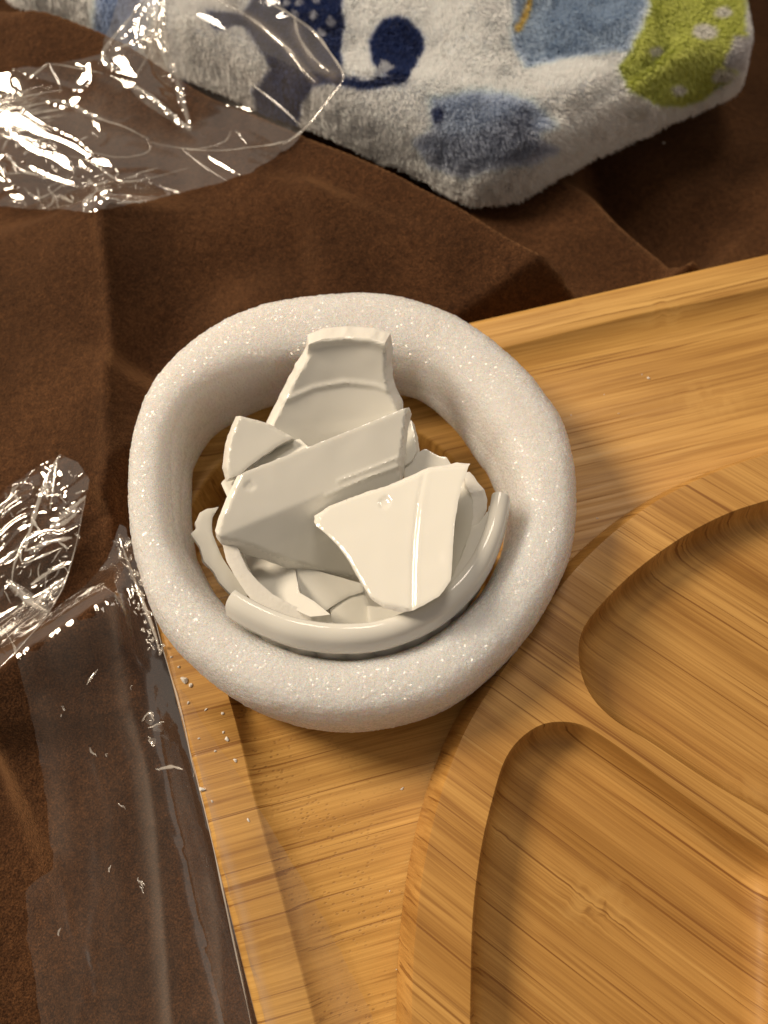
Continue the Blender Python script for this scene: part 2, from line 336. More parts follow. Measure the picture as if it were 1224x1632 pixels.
def fixn(o):
    bm = bmesh.new(); bm.from_mesh(o.data); bmesh.ops.remove_doubles(bm, verts=bm.verts, dist=1e-6); bmesh.ops.recalc_face_normals(bm, faces=bm.faces); bm.to_mesh(o.data); bm.free(); o.data.update()
board = build_board(); fixn(board); board.data.set_sharp_from_angle(angle=math.radians(40))

# ------------------------------------------------------------------ round dish with hollows
ZD = .0135
rim_px = [(655, 1632), (658, 1520), (668, 1420), (682, 1340), (702, 1262), (724, 1200), (748, 1145), (790, 1085), (838, 1015), (895, 930), (960, 862), (1040, 800), (1130, 755), (1224, 722)]
rp = px2w(rim_px, ZD); A = np.c_[2*rp, np.ones(len(rp))]; sol = np.linalg.lstsq(A, (rp**2).sum(1), rcond=None)[0]; DC = sol[:2]; DR = math.sqrt(sol[2]+DC@DC)
an = np.unwrap(np.arctan2(rp[:, 1]-DC[1], rp[:, 0]-DC[0])); rr = np.hypot(*(rp-DC).T)
o_ = np.argsort(an % (2*math.pi)); av = (an % (2*math.pi))[o_]; rv = rr[o_]
th = np.linspace(0, 2*math.pi, 400, endpoint=False)
rad = np.interp(th, np.r_[av[0]-.5, av, av[-1]+.5], np.r_[DR, rv, DR])
for _ in range(12): rad = (np.roll(rad, 1)+2*rad+np.roll(rad, -1))/4
DO = DC+rad[:, None]*np.c_[np.cos(th), np.sin(th)]
H1 = [(749, 1700), (750, 1560), (754, 1450), (767, 1350), (786, 1268), (804, 1212), (828, 1178), (860, 1156), (892, 1150), (927, 1155), (962, 1174), (1012, 1209), (1062, 1247), (1112, 1283), (1162, 1318), (1215, 1352), (1252, 1388), (1264, 1450), (1266, 1600), (1266, 1800), (1250, 1900), (1100, 1980), (900, 1980), (780, 1900), (755, 1800)]
H2 = [(1640, 690), (1420, 740), (1224, 797), (1160, 818), (1100, 848), (1040, 888), (990, 930), (945, 978), (926, 1010), (922, 1045), (930, 1085), (950, 1120), (985, 1152), (1040, 1185), (1130, 1245), (1224, 1300), (1330, 1360), (1450, 1400), (1600, 1350), (1760, 1100), (1760, 800)]
def ccw(P): return P if area(P) > 0 else P[::-1]
HC = [ccw(resample(catmull(px2w(h, ZD), 8), .0022)) for h in (H1, H2)]
def build_dish():
    Vs = []; Fs = []; base = 0
    def addm(V, F):
        nonlocal base
        Vs.append(V); Fs.extend(tuple(int(i)+base for i in f) for f in F); base += len(V)
    V, F = loft([(offset(DO, .003-.0034), .0004), (offset(DO, -.0034), .0016), (offset(DO, -.0028), .005), (offset(DO, -.0013), .0098), (offset(DO, -.0004), .0118), (offset(DO, .0003), ZD-.0001), (offset(DO, .0011), ZD)]); addm(V, F)
    fp = offset(DO, .0011); v2, f2 = fill2d(fp, HC); addm(np.c_[v2, np.full(len(v2), ZD)], f2)
    for h, slope in zip(HC, (.0085, .0085)):
        prof = [(0, 0), (.0002, .0003), (.0005, .0012), (.0008, .003), (.0015, .0066), (.0030, .0094), (.0052, .0112), (slope, .0120)]
        V, F = loft([(offset(h, a), ZD-b) for a, b in prof]); addm(V, F)
        q = offset(h, slope); v2, f2 = fill2d(q); addm(np.c_[v2, np.full(len(v2), ZD-.0120)], f2)
    o = mesh('bamboo_dish', np.vstack(Vs), Fs, md.m); fixn(o); o.data.set_sharp_from_angle(angle=math.radians(38))
    return tag(o, 'round bamboo dish with two deep hollows standing on the board at the right', 'dish')
dish = build_dish()

# ------------------------------------------------------------------ brown cloth
ZC = -.017
def smin(a, b, k): h = np.clip(.5+.5*(b-a)/k, 0, 1); return b*(1-h)+a*h-k*h*(1-h)
RIDGE = [  # pixels, z used to place them, height, half width left / right of travel, crest rounding
    ([(-140, 10), (60, 38), (165, 68), (303, 132), (470, 210), (612, 275), (750, 355), (860, 418), (965, 470), (1050, 520)], -.003, .025, .008, .050, .0005),
    ([(700, 200), (900, 250), (1000, 330), (1110, 425), (1190, 500), (1400, 680)], -.010, .014, .010, .035, .0008),
    ([(172, 280), (174, 420), (170, 600), (178, 740), (196, 840), (210, 900)], -.001, .0210, .022, .060, .0005),
    ([(-120, 1130), (0, 1066), (80, 1012), (160, 962), (235, 930), (300, 915)], -.008, .0270, .010, .026, .0018),
    ([(75, 1150), (60, 1350), (50, 1700)], -.02, -.0060, .032, .032, .006),
    ([(40, 990), (120, 915), (210, 830)], -.016, -.0070, .012, .012, .004),
    ([(172, 300), (174, 420), (170, 600), (178, 740), (192, 820)], .002, .0022, .0016, .0024, .0004),
    ([(215, 640), (300, 525), (400, 455), (520, 425)], -.018, -.0090, .016, .02, .006),
    ([(-60, 130), (60, 112), (140, 90), (200, 60)], -.008, .005, .012, .02, .0015),
    ([(160, 1700), (190, 1500), (215, 1330), (225, 1200), (215, 1080)], -.014, .004, .02, .03, .004),
    ([(520, 330), (440, 440), (330, 560)], -.010, .0065, .03, .02, .004),
]
RW = [(pts(p, ZC+max(h, 0) if h > .004 else z)[:, :2], h, a, b, r) for p, z, h, a, b, r in RIDGE]
RW = [(catmull(p, 6, False), h, a, b, r) for p, h, a, b, r in RW]
STEP = [(catmull(pts([(820, -100), (900, 180), (960, 290), (1020, 355), (1110, 425), (1300, 560)], -.008)[:, :2], 6, False)[::-1], .020, .022), (catmull(pts([(520, 232), (612, 275), (750, 355), (860, 418), (965, 470), (1010, 500)], ZC+.02)[:, :2], 6, False)[::-1], .012, .005)]
def cloth_h(P):
    P = np.asarray(P)[:, :2]; z = np.full(len(P), ZC)
    for L, h, a, b, r in RW:
        d, sd, par = polydist(P, L); ds = np.sqrt(d*d+r*r)-r; ww = np.where(sd > 0, a, b)
        z = z+h*np.exp(-(ds/ww)**1.15)*sst(0, .12, par)*sst(1, .88, par)
    z = z+.0034*fbm(P*15, 2, 5)+.0003*fbm(P*70, 2, 9)
    for L_, dr, w_ in STEP:
        d, sd, par = polydist(P, L_); z = z-dr*sst(-.001, w_, -sd)*(sst(1., .85, par) if w_ < .01 else 1)*(sst(.0, .05, par) if w_ < .01 else 1)*(sst(.12, .05, d) if w_ < .01 else 1)
    d, _, _ = polydist(P, OUT, True); ins = inside(P, OUT); sd = np.where(ins, -d, d)
    lim = -.0262+sst(-.004, .035, sd)*.07
    z = smin(z, lim, .003)
    return z
xs = np.arange(-.42, .46, .0016); ys = np.arange(-.26, .48, .0016)
X, Y = np.meshgrid(xs, ys); CPTS = np.c_[X.ravel(), Y.ravel()]
CZ = cloth_h(CPTS); CZg = CZ.reshape(X.shape)
nx, ny = len(xs), len(ys); idx = np.arange(nx*ny).reshape(ny, nx)
F = np.c_[idx[:-1, :-1].ravel(), idx[:-1, 1:].ravel(), idx[1:, 1:].ravel(), idx[1:, :-1].ravel()]
cloth = mesh('suede_cloth', np.c_[CPTS, CZ], F, M_SUEDE)
tag(cloth, 'dark brown suede cloth spread in soft folds under everything', 'cloth')
def clz(P):
    P = np.asarray(P); gx = np.clip((P[:, 0]-xs[0])/.0016, 0, nx-1.001); gy = np.clip((P[:, 1]-ys[0])/.0016, 0, ny-1.001)
    i = gx.astype(int); j = gy.astype(int); fx = gx-i; fy = gy-j
    return CZg[j, i]*(1-fx)*(1-fy)+CZg[j, i+1]*fx*(1-fy)+CZg[j+1, i]*(1-fx)*fy+CZg[j+1, i+1]*fx*fy
def surf_h(P):
    """height of whatever lies uppermost of cloth, board, dish"""
    P = np.asarray(P)[:, :2]; z = clz(P)
    i1 = inside(P, OUT); z = np.where(i1, ZR, z)
    i2 = inside(P, IN); d, _, _ = polydist(P, IN, True)
    z = np.where(i1 & i2, np.interp(d/.016, [0, .12, .28, .5, .75, 1], [ZR, ZR-.0018, ZR-.0036, ZR-.005, ZR-.0057, 0]), z)
    return z
TOPG = None
def grid_lookup(G, P):
    P = np.asarray(P); gx = np.clip((P[:, 0]-xs[0])/.0016, 0, nx-1.001); gy = np.clip((P[:, 1]-ys[0])/.0016, 0, ny-1.001)
    i = gx.astype(int); j = gy.astype(int); fx = gx-i; fy = gy-j
    return G[j, i]*(1-fx)*(1-fy)+G[j, i+1]*fx*(1-fy)+G[j+1, i]*(1-fx)*fy+G[j+1, i+1]*fx*fy
def on_surf(px, py, h=surf_h, lift=0.):
    z = np.zeros(np.shape(px)); 
    for _ in range(14): P = at(px, py, z); z = .5*z+.5*(h(P)+lift)
    return at(px, py, z)

# ------------------------------------------------------------------ foam ring
hole_px = [(298, 841), (298, 790), (314, 741), (332, 709), (354, 686), (395, 662), (450, 645), (520, 632), (600, 630), (660, 634), (706, 662), (730, 692), (753, 723), (769, 751), (784, 773), (800, 815), (803, 868), (790, 900), (758, 951), (717, 993), (674, 1020), (634, 1036), (590, 1048), (541, 1052), (499, 1047), (463, 1036), (439, 1026), (411, 1011), (388, 990), (363, 972), (345, 943), (325, 905), (308, 866)]
ring_px = [(204, 790), (209, 710), (234, 628), (283, 562), (350, 514), (430, 482), (510, 469), (590, 468), (655, 478), (722, 501), (790, 545), (850, 602), (895, 670), (915, 740), (919, 810), (911, 872), (890, 930), (850, 1002), (800, 1063), (742, 1113), (680, 1145), (605, 1163), (540, 1167), (470, 1156), (400, 1130), (338, 1090), (285, 1040), (245, 980), (221, 912), (208, 850)]
def build_ring():
    n = 860; K = 250; target = resample(catmull(ring_px, 10), n=n); oc = resample(catmull(px2w(ring_px, .018), 10), n=n)
    if area(oc) < 0: oc = oc[::-1]
    AA = np.full(n, .0113)
    def body(oc, n, K, AA):
        cen = oc.mean(0); T = np.roll(oc, -3, 0)-np.roll(oc, 3, 0); T /= np.linalg.norm(T, axis=1)[:, None]; NI = np.c_[-T[:, 1], T[:, 0]]
        ang = np.arctan2(oc[:, 1]-cen[1], oc[:, 0]-cen[0]); ph = np.linspace(0, 2*math.pi, K, endpoint=False)
        e = .74; cx = np.sign(np.cos(ph))*np.abs(np.cos(ph))**e; cz = np.sign(np.sin(ph))*np.abs(np.sin(ph))**e
        I = np.tile(np.arange(n), (K, 1)); hh = .0163; aa = AA
        off = aa[I]*(1-cx[:, None]*np.ones(n)); z0 = .0172+.0010*np.sin(ang-2.0); hz = hh*(1+.03*np.sin(3*ang+1))
        Z = z0[I]+cz[:, None]*hz[I]
        # the inner side leans in towards its foot
        off = off+np.clip(-cx, 0, 1)[:, None]*np.clip(.5-cz, 0, 1.5)[:, None]*.0018
        return np.stack([oc[I, 0]+NI[I, 0]*off, oc[I, 1]+NI[I, 1]*off, Z], -1), cen, ang, NI, I, cx, cz, aa, z0
    tc_ = np.array([562., 817.]); ta = np.arctan2(*(target-tc_).T[::-1]); tr = np.hypot(*(target-tc_).T); o2 = np.argsort(ta)
    ht = resample(catmull(hole_px, 8), n=n); hc = np.array([552., 840.]); ha = np.arctan2(*(ht-hc).T[::-1]); hr = np.hypot(*(ht-hc).T); o3 = np.argsort(ha)
    for it in range(7):     # widen or narrow the ring so that its outline has the size seen in the photograph
        B = body(oc, n, 60, AA)[0]; pj = project(B.reshape(-1, 3)); pa = np.arctan2(*(pj-tc_).T[::-1]); pr = np.hypot(*(pj-tc_).T)
        bins = ((pa+math.pi)/(2*math.pi)*90).astype(int) % 90; mx = np.array([pr[bins == b].max() for b in range(90)]); ba = (np.arange(90)+.5)/90*2*math.pi-math.pi
        want = np.interp(ba, ta[o2], tr[o2], period=2*math.pi); po = project(np.c_[oc, np.full(n, .018)]); a_ = np.arctan2(*(po-tc_).T[::-1])
        dlt = np.interp(a_, ba, mx-want, period=2*math.pi)
        for _ in range(10): dlt = (np.roll(dlt, 4)+2*dlt+np.roll(dlt, -4))/4
        oc = offset(oc, dlt/5050)
        B = body(oc, n, 60, AA); pj = project(B[0].reshape(-1, 3)); pa = np.arctan2(*(pj-hc).T[::-1]); pr = np.hypot(*(pj-hc).T)
        bins = ((pa+math.pi)/(2*math.pi)*90).astype(int) % 90; mn_ = np.array([pr[bins == b].min() for b in range(90)])
        want = np.interp(ba, ha[o3], hr[o3], period=2*math.pi); pm_ = project(np.c_[oc+B[3]*AA[:, None]*1.9, np.full(n, .012)]); a_ = np.arctan2(*(pm_-hc).T[::-1])
        dl = np.interp(a_, ba, mn_-want, period=2*math.pi)
        for _ in range(160): dl = (np.roll(dl, 5)+2*dl+np.roll(dl, -5))/4
        AA = np.clip(AA+.7*dl/5050/2, .0070, .0150)
    print('ring half widths', AA.min(), AA.max())
    P, cen, ang, NI, I, cx, cz, aa, z0 = body(oc, n, K, AA); P = P.reshape(-1, 3)
    # normals
    G = P.reshape(K, n, 3); du = np.roll(G, -1, 0)-np.roll(G, 1, 0); dv = np.roll(G, -1, 1)-np.roll(G, 1, 1)
    NN = np.cross(dv, du).reshape(-1, 3); NN /= np.linalg.norm(NN, axis=1)[:, None]+1e-12
    c3 = np.c_[cen+0*P[:, :2], 0*P[:, 2]+.021]
    mid = np.stack([oc[I, 0]+NI[I, 0]*aa[I], oc[I, 1]+NI[I, 1]*aa[I], z0[I]], -1).reshape(-1, 3)
    sg = np.sign(((P-mid)*NN).sum(1)); NN *= sg[:, None]
    inner = (np.clip(-cx, 0, 1)[:, None]*np.ones(n)).ravel(); up = np.clip(1-inner*1.3, .25, 1)
    d = .0004*fbm(P*40, 2, 1)+.00016*fbm(P*330, 2, 3)*up
    d += .00020*vnoise(P*1250, 8)*up
    # long soft folds on the inside where the tube was bent
    uu = (ang[I]).ravel(); zz = P[:, 2]
    d -= .00035*inner*np.exp(-((zz-.027-.003*np.sin(uu*3))/.0011)**2)*sst(-.2, .5, np.sin(uu-1.0-.6*np.cos(uu)))
    d -= .0003*inner*np.exp(-((zz-.017-.002*np.sin(uu*4+1))/.0011)**2)
    P = P+NN*d[:, None]
    idx = np.arange(K*n).reshape(K, n); F = np.stack([idx, np.roll(idx, -1, 1), np.roll(np.roll(idx, -1, 0), -1, 1), np.roll(idx, -1, 0)], -1).reshape(-1, 4)
    o = mesh('foam_ring', P, F, M_FOAM); return tag(o, 'thick white packing foam ring wrapped round the broken ramekin', 'foam ring')
ring = build_ring()

# ------------------------------------------------------------------ broken ramekin: standing front half
RM = empty('broken_ramekin', (*PC, -.0205)); tag(RM, 'front half of a white fluted ramekin standing broken inside the foam ring', 'ramekin')
crest_px = [(366, 949), (388, 963), (425, 981), (475, 998), (540, 1006), (600, 1002), (655, 985), (700, 961), (738, 928), (768, 887), (787, 845), (796, 812), (801, 785)]
ZT = .0375
def build_ramekin():
    cr = catmull(px2w(crest_px, ZT), 14, False); cr = resample(cr, n=220, closed=False); n = len(cr)
    A = np.c_[2*cr, np.ones(n)]; s = np.linalg.lstsq(A, (cr**2).sum(1), rcond=None)[0]; c = s[:2]; R = math.sqrt(s[2]+c@c)
    T = np.gradient(cr, axis=0); T /= np.linalg.norm(T, axis=1)[:, None]; No = np.c_[T[:, 1], -T[:, 0]]
    if ((cr-c)*No).sum() < 0: No = -No
    tt = np.linspace(0, 1, n)
    # rim profile: (outward, z) going round
    a = np.linspace(0, 2*math.pi, 28, endpoint=False)
    prof = [(-.0030, -.0022), (-.0027, -.0011), (-.0019, -.0003), (-.0008, 0), (.0003, -.0001), (.0014, -.0007), (.0021, -.0017), (.0024, -.0030), (.0026, -.0060), (.0026, -.0074), (.0022, -.0081), (.0014, -.0084), (.0000, -.0084), (-.0020, -.0080), (-.0029, -.0060), (-.0030, -.0040)]
    prof = [(p*1.02+.0001, q*.80) for p, q in prof]; m = len(prof); V = []; F = []
    SH = .36     # the half leans back, so its outer face shows
    lean = lambda z: np.array([0., -1.])*np.clip(ZT-z, 0, .016)*SH
    for (p, q) in prof: V.append(np.c_[cr+No*p+lean(ZT+q), np.full(n, ZT+q)+.00008*np.sin(tt*40)])
    V = np.vstack(V); idx = np.arange(m*n).reshape(m, n)
    for k in range(m):
        k2 = (k+1) % m
        F += [(idx[k, i], idx[k, i+1], idx[k2, i+1], idx[k2, i]) for i in range(n-1)]
    mi = [0]*len(F)
    F.append(tuple(idx[:, 0])); F.append(tuple(idx[::-1, n-1])); mi += [1, 1]
    # jagged ends
    V[:, :2] += 0
    o = mesh('rim', V, F, [M_GLAZE, M_BREAK], midx=mi); fixn(o); o.data.set_sharp_from_angle(angle=math.radians(50)); put(o, RM)
    # fluted wall under it, tapering to the foot, closed inside; end edges broken along a slanting line
    rows_o = []; rows_i = []; rows_z = []
    nz_ = 16; zs = np.linspace(ZT-.0062, -.0205, nz_)
    s_arc = np.r_[0, np.cumsum(np.linalg.norm(np.diff(cr, axis=0), axis=1))]
    fl = np.abs(np.sin(s_arc/.0042*math.pi/2*1.0))**.7
    G = []
    for sgn in (1, -1):
        g = []
        for k, z in enumerate(zs):
            f = k/(nz_-1); inset = .0030*f+.0005
            if sgn == 1: q = cr+No*(.0006-inset+.0011*fl[:, None]*sst(0, .1, f)-.0006*sst(.9, 1, f))
            else: q = cr+No*(-.0028-inset)
            # shift the right-hand end lower (slanting break)
            zz = np.full(n, z); q = q+lean(z)
            g.append(np.c_[q, zz])
        G.append(np.array(g))
    V = np.vstack([G[0].reshape(-1, 3), G[1].reshape(-1, 3)]); F = []; mi = []
    io = np.arange(nz_*n).reshape(nz_, n); ii = io+nz_*n
    for k in range(nz_-1):
        for i in range(n-1): F += [(io[k, i], io[k, i+1], io[k+1, i+1], io[k+1, i]), (ii[k, i], ii[k+1, i], ii[k+1, i+1], ii[k, i+1])]; mi += [0, 0]
    for k in range(nz_-1):
        F += [(io[k, 0], io[k+1, 0], ii[k+1, 0], ii[k, 0]), (io[k, n-1], ii[k, n-1], ii[k+1, n-1], io[k+1, n-1])]; mi += [1, 1]
    for i in range(n-1): F += [(io[0, i], ii[0, i], ii[0, i+1], io[0, i+1]), (io[-1, i], io[-1, i+1], ii[-1, i+1], ii[-1, i])]; mi += [0, 0]
    o = mesh('fluted_wall', V, F, [M_GLAZE, M_BREAK], midx=mi); fixn(o); o.data.set_sharp_from_angle(angle=math.radians(50)); put(o, RM)
    # floor of the bowl
    base = cr-No*.0052+lean(-.005); b2 = resample(np.vstack([base, base[::-1][:1]+(c-base[-1])*.15+np.array([-.006, .012]), c+np.array([-.004, .012]), c+np.array([-.02, .006])]), .002)
    b2 = ccw(b2); N2 = len(b2); v2, f2 = fill2d(b2)
    V = np.vstack([np.c_[v2, np.full(len(v2), -.0165)], np.c_[v2, np.full(len(v2), -.0205)]]); F = [tuple(f) for f in f2]+[tuple(f[::-1]+len(v2)) for f in f2]
    F += [(i, (i+1) % N2, (i+1) % N2+len(v2), i+len(v2)) for i in range(N2)]
    o = mesh('base', V, F, [M_GLAZE]); fixn(o); o.data.set_sharp_from_angle(angle=math.radians(50)); put(o, RM)
    return c, R
rc, rR = build_ramekin()

# ------------------------------------------------------------------ shards
def shard(name_label, poly, z0, slope, thick=.0034, flare=1.0, feats=(), step=3.2, anchor=None, rough_e=.5, mat=M_GLAZE, shift=(0, 0), seed=0, edge_dir=None, smooth_px=2):
    poly = np.array(poly, float)
    b = resample(poly, 3.2)
    b = b+fbm(b*.09+seed*3.1, 3, 20+seed)[:, None]*np.array([.8, .8])*rough_e
    cpx = poly.mean(0) if anchor is None else np.array(anchor, float)
    p0 = at(*cpx, z0); nrm = np.array([-slope[0], -slope[1], 1.]); nrm /= np.linalg.norm(nrm)
    g, gd = gridpts(b, step)
    V2, F = fill2d(b, inner=g); n = len(V2)
    nb = len(b)
    d, _, _ = polydist(V2, b, True)
    disp = -.00022*np.exp(-d/1.6)+.00012*fbm(V2*.02+seed, 2, seed)
    chips = []
    for f in feats:
        if f[0] == 'ridge':     # polyline, half width px, height m
            dd, _, par = polydist(V2, f[1]); disp += f[3]*np.exp(-(dd/f[2])**2)*sst(0, .03, par)*sst(1, .97, par) if len(f) < 5 else f[3]*np.exp(-(dd/f[2])**2)
        elif f[0] == 'fold':    # line a->b, slope on the left (or right if negative)
            a_, b_ = np.array(f[1][0], float), np.array(f[1][-1], float); dr = (b_-a_)/np.linalg.norm(b_-a_)
            sd = (dr[0]*(V2[:, 1]-a_[1])-dr[1]*(V2[:, 0]-a_[0]))*f[3]; r = 3.; disp += f[2]*(np.sqrt(np.maximum(sd, 0)**2+r*r)-r)/5137
        elif f[0] == 'cyl':     #  axis line, radius px (negative = hollow)
            a_, b_ = np.array(f[1][0], float), np.array(f[1][-1], float); dr = (b_-a_)/np.linalg.norm(b_-a_)
            sd = dr[0]*(V2[:, 1]-a_[1])-dr[1]*(V2[:, 0]-a_[0]); disp += -(sd**2)/(2*f[2])/5137
        elif f[0] == 'chip':
            dd, _, _ = polydist(V2, f[1]); wv = f[2]*(1+.2*fbm(V2*.03+seed, 2, 14)); k_ = np.clip(1-dd/wv, 0, 1); disp -= f[3]*(k_+.03*fbm(V2*.12, 2, 6)*(k_ > 0)); chips.append(k_ > .12)
        elif f[0] == 'dent':
            dd = np.hypot(*(V2-np.array(f[1], float)).T); disp -= f[3]*sst(f[2], f[2]*.55, dd+2.5*fbm(V2*.15, 2, 4))
    top = plane_hit(V2[:, 0], V2[:, 1], p0, nrm)+nrm*disp[:, None]
    cm = top.mean(0); ed = nrm if edge_dir is None else np.array(edge_dir, float)/np.linalg.norm(edge_dir)
    V = [top]; NB = np.arange(nb)
    sidex = []
    for k, f in enumerate((.12, .4, .75, .94, 1.)):
        ring_ = top[:nb]-ed*thick*f; ins = .0002 if k in (0, 4) else 0
        fl = 1+(flare-1)*f
        ring_ = cm-ed*thick*f+(ring_-(cm-ed*thick*f))*fl
        if 0 < k < 4:
            jit = fbm(np.c_[b*.12, np.full(nb, k*.7)], 3, 40+seed)*.00028
            out = top[:nb]-cm; out -= nrm*(out@nrm)[:, None]; out /= np.linalg.norm(out, axis=1)[:, None]+1e-9; ring_ = ring_+out*jit[:, None]
        V.append(ring_)
    back = cm-ed*thick+((top-ed*thick)-(cm-ed*thick))*flare; kb = n+4*nb
    V[-1] = back; V = np.vstack(V)
    ck = np.any(chips, axis=0) if chips else np.zeros(n, bool)
    FF = [tuple(f) for f in F]; mi = [int(x) for x in ck[F].all(1)]; prev = np.arange(nb)
    for k in range(5):
        cur = n+k*nb+np.arange(nb)
        for i in range(nb):
            j = (i+1) % nb; FF.append((prev[i], prev[j], cur[j], cur[i])); mi.append(1)
        prev = cur
    FF += [tuple(f[::-1]+kb) for f in F]; mi += [0]*len(F)
    V = V+np.array([0, 0, 0.])
    V = V.copy(); loc = V.mean(0); loc[2] = V[:, 2].min()
    o = mesh('porcelain_shard', V-loc, FF, [mat, M_BREAK], midx=mi); fixn(o); o.data.set_sharp_from_angle(angle=math.radians(38)); o.location = loc
    return tag(o, name_label, 'shard', 'broken pieces lying inside the ramekin')
# tall rim piece at the back
shard('tall rim shard leaning against the back of the foam ring', [(433, 674), (446, 648), (464, 611), (478, 586), (490, 566), (493, 546), (514, 539), (549, 536), (590, 538), (614, 545), (617, 566), (616, 590), (618, 610), (622, 625), (632, 643), (634, 665), (625, 710), (590, 745), (500, 765), (450, 740), (425, 705)],
      .0315, (.05, 1.05), .0042, 1.10, anchor=(545, 620), feats=[('chip', [(416, 700), (433, 672), (446, 648), (464, 611), (478, 586), (489, 566)], 5, .0010), ('chip', [(616, 560), (616, 590), (620, 620), (634, 645)], 4, .0008), ('cyl', [(552, 500), (556, 760)], -330), ('ridge', [(480, 549), (514, 541), (549, 539), (592, 541), (620, 550)], 8, .0011, 1), ('ridge', [(455, 634), (500, 617), (550, 609), (600, 614), (630, 623)], 4, .0005, 1), ('fold', [(440, 618), (640, 612)], .16, 1)], seed=1)
# left piece and its lower plate
shard('small triangular shard at the upper left, pointing up beside the tall rim shard', [(381, 661), (413, 669), (432, 676), (457, 690), (468, 697), (440, 712), (405, 737), (380, 758), (366, 762), (360, 740), (363, 715), (369, 690)],
      .0300, (-.28, .22), .0045, 1.07, feats=[('chip', [(379, 655), (366, 690), (360, 715), (357, 745)], 6, .0012), ('chip', [(381, 661), (413, 669), (457, 690)], 4, .0006)], seed=2, edge_dir=(.35, -.35, 1))
shard('narrow shaded shard tucked under the triangular one at the upper left', [(430, 705), (468, 690), (492, 712), (470, 735), (400, 765), (362, 792), (352, 770), (380, 740)],
      .0235, (.25, -.35), .004, 1., seed=3)
# big middle piece
shard('largest flat shard slanting across the middle with raised lines along it', [(653, 647), (600, 669), (520, 701), (450, 728), (395, 750), (378, 757), (362, 790), (349, 820), (342, 846), (352, 858), (376, 867), (415, 878), (466, 896), (530, 915), (572, 923), (610, 900), (640, 830), (640, 757), (643, 728), (645, 700), (648, 668)],
      .0310, (-.18, .30), .0045, 1.02, anchor=(500, 800), feats=[('chip', [(342, 846), (349, 820), (362, 790), (378, 757)], 9, .0015), ('chip', [(352, 862), (376, 868), (415, 880), (466, 898), (530, 917), (575, 926)], 8, .0016), ('chip', [(653, 647), (648, 668), (645, 700), (640, 750)], 5, .0012), ('fold', [(640, 732), (355, 850)], -.34, -1), ('ridge', [(540, 766), (600, 743), (650, 722)], 2.2, .00035, 1), ('ridge', [(520, 789), (580, 763), (650, 737)], 2.4, .0004, 1), ('cyl', [(380, 700), (640, 600)], 1600), ('dent', (398, 775), 9, .0003)], seed=4, edge_dir=(-.1, .12, 1))
shard('thin shard edge peeping out beneath the right tip of the largest shard', [(640, 668), (655, 668), (660, 690), (664, 718), (655, 735), (640, 745), (625, 720)], .024, (.3, .1), .004, 1., seed=5)
# bright front piece
shard('brightest curved shard with a groove down its face, resting on the ramekin rim', [(500, 821), (524, 804), (556, 791), (588, 778), (598, 777), (620, 768), (652, 754), (678, 742), (706, 738), (728, 735), (749, 737), (744, 757), (738, 772), (730, 802), (726, 831), (723, 862), (721, 892), (719, 925), (700, 950), (660, 972), (640, 974), (612, 968), (592, 955), (580, 935), (569, 916), (556, 893), (540, 871), (522, 853), (508, 842), (501, 832)],
      0.0405, (.30, -.04), .0042, 1.0, anchor=(640, 850), feats=[('chip', [(498, 828), (501, 819), (524, 803), (556, 790), (588, 777), (620, 767), (652, 753), (678, 741), (706, 737), (750, 735)], 10, .0017), ('chip', [(590, 958), (612, 970), (650, 976)], 7, .0012), ('cyl', [(628, 760), (650, 980)], -1500), ('ridge', [(690, 700), (677, 748), (666, 802), (660, 856), (657, 900), (656, 990)], 2.6, -.0003, 1), ('ridge', [(698, 700), (685, 748), (674, 802), (668, 856), (665, 900), (664, 990)], 5., .00008, 1), ('dent', (613, 800), 11, .0005), ('dent', (505, 828), 8, .0002)], seed=6, edge_dir=(.12, -.38, 1))
# left crescents
shard('jagged crescent shard standing against the left inside of the foam', [(349, 808), (329, 811), (319, 817), (311, 832), (313, 841), (304, 850), (319, 872), (325, 894), (341, 911), (349, 927), (368, 947), (392, 955), (396, 945), (386, 933), (368, 909), (355, 890), (343, 862), (338, 847), (338, 825)],
      .0215, (-.30, .25), .005, 1., step=4, rough_e=.8, seed=7)
shard('curved broken wall shard behind the left end of the ramekin rim', [(355, 868), (376, 866), (384, 885), (396, 909), (412, 927), (435, 947), (466, 964), (494, 974), (522, 978), (531, 992), (500, 1000), (466, 992), (412, 968), (392, 945), (374, 917), (361, 894)],
      0.0230, (-.18, .12), .010, 1., step=4, rough_e=.9, mat=M_BREAK, seed=8, edge_dir=(-.05, 0, 1))
shard('shaded hollow shard under the lower left edge of the largest shard', [(374, 862), (400, 872), (468, 890), (472, 915), (477, 944), (500, 958), (527, 980), (494, 982), (435, 955), (400, 922), (380, 890)],
      .0150, (.20, -.45), .0035, 1., feats=[('cyl', [(390, 870), (500, 990)], -160)], seed=9)
shard('flat shard in shadow deep between the largest and the brightest shard', [(472, 900), (525, 915), (578, 930), (580, 943), (556, 950), (538, 961), (519, 973), (500, 962), (476, 946)],
      .0130, (-.1, .12), .0035, 1., seed=10)
shard('rounded shard low down just behind the front of the ramekin rim', [(526, 970), (538, 960), (556, 949), (580, 940), (592, 972), (590, 1000), (560, 1006), (530, 1000)],
      .0110, (-.1, .10), .0035, 1., feats=[('cyl', [(560, 950), (560, 1000)], 240)], seed=11)
shard('small dark sliver of porcelain under the foot of the brightest shard', [(586, 965), (640, 968), (650, 990), (600, 1000), (588, 990)], .012, (0, -.2), .003, 1., seed=12)
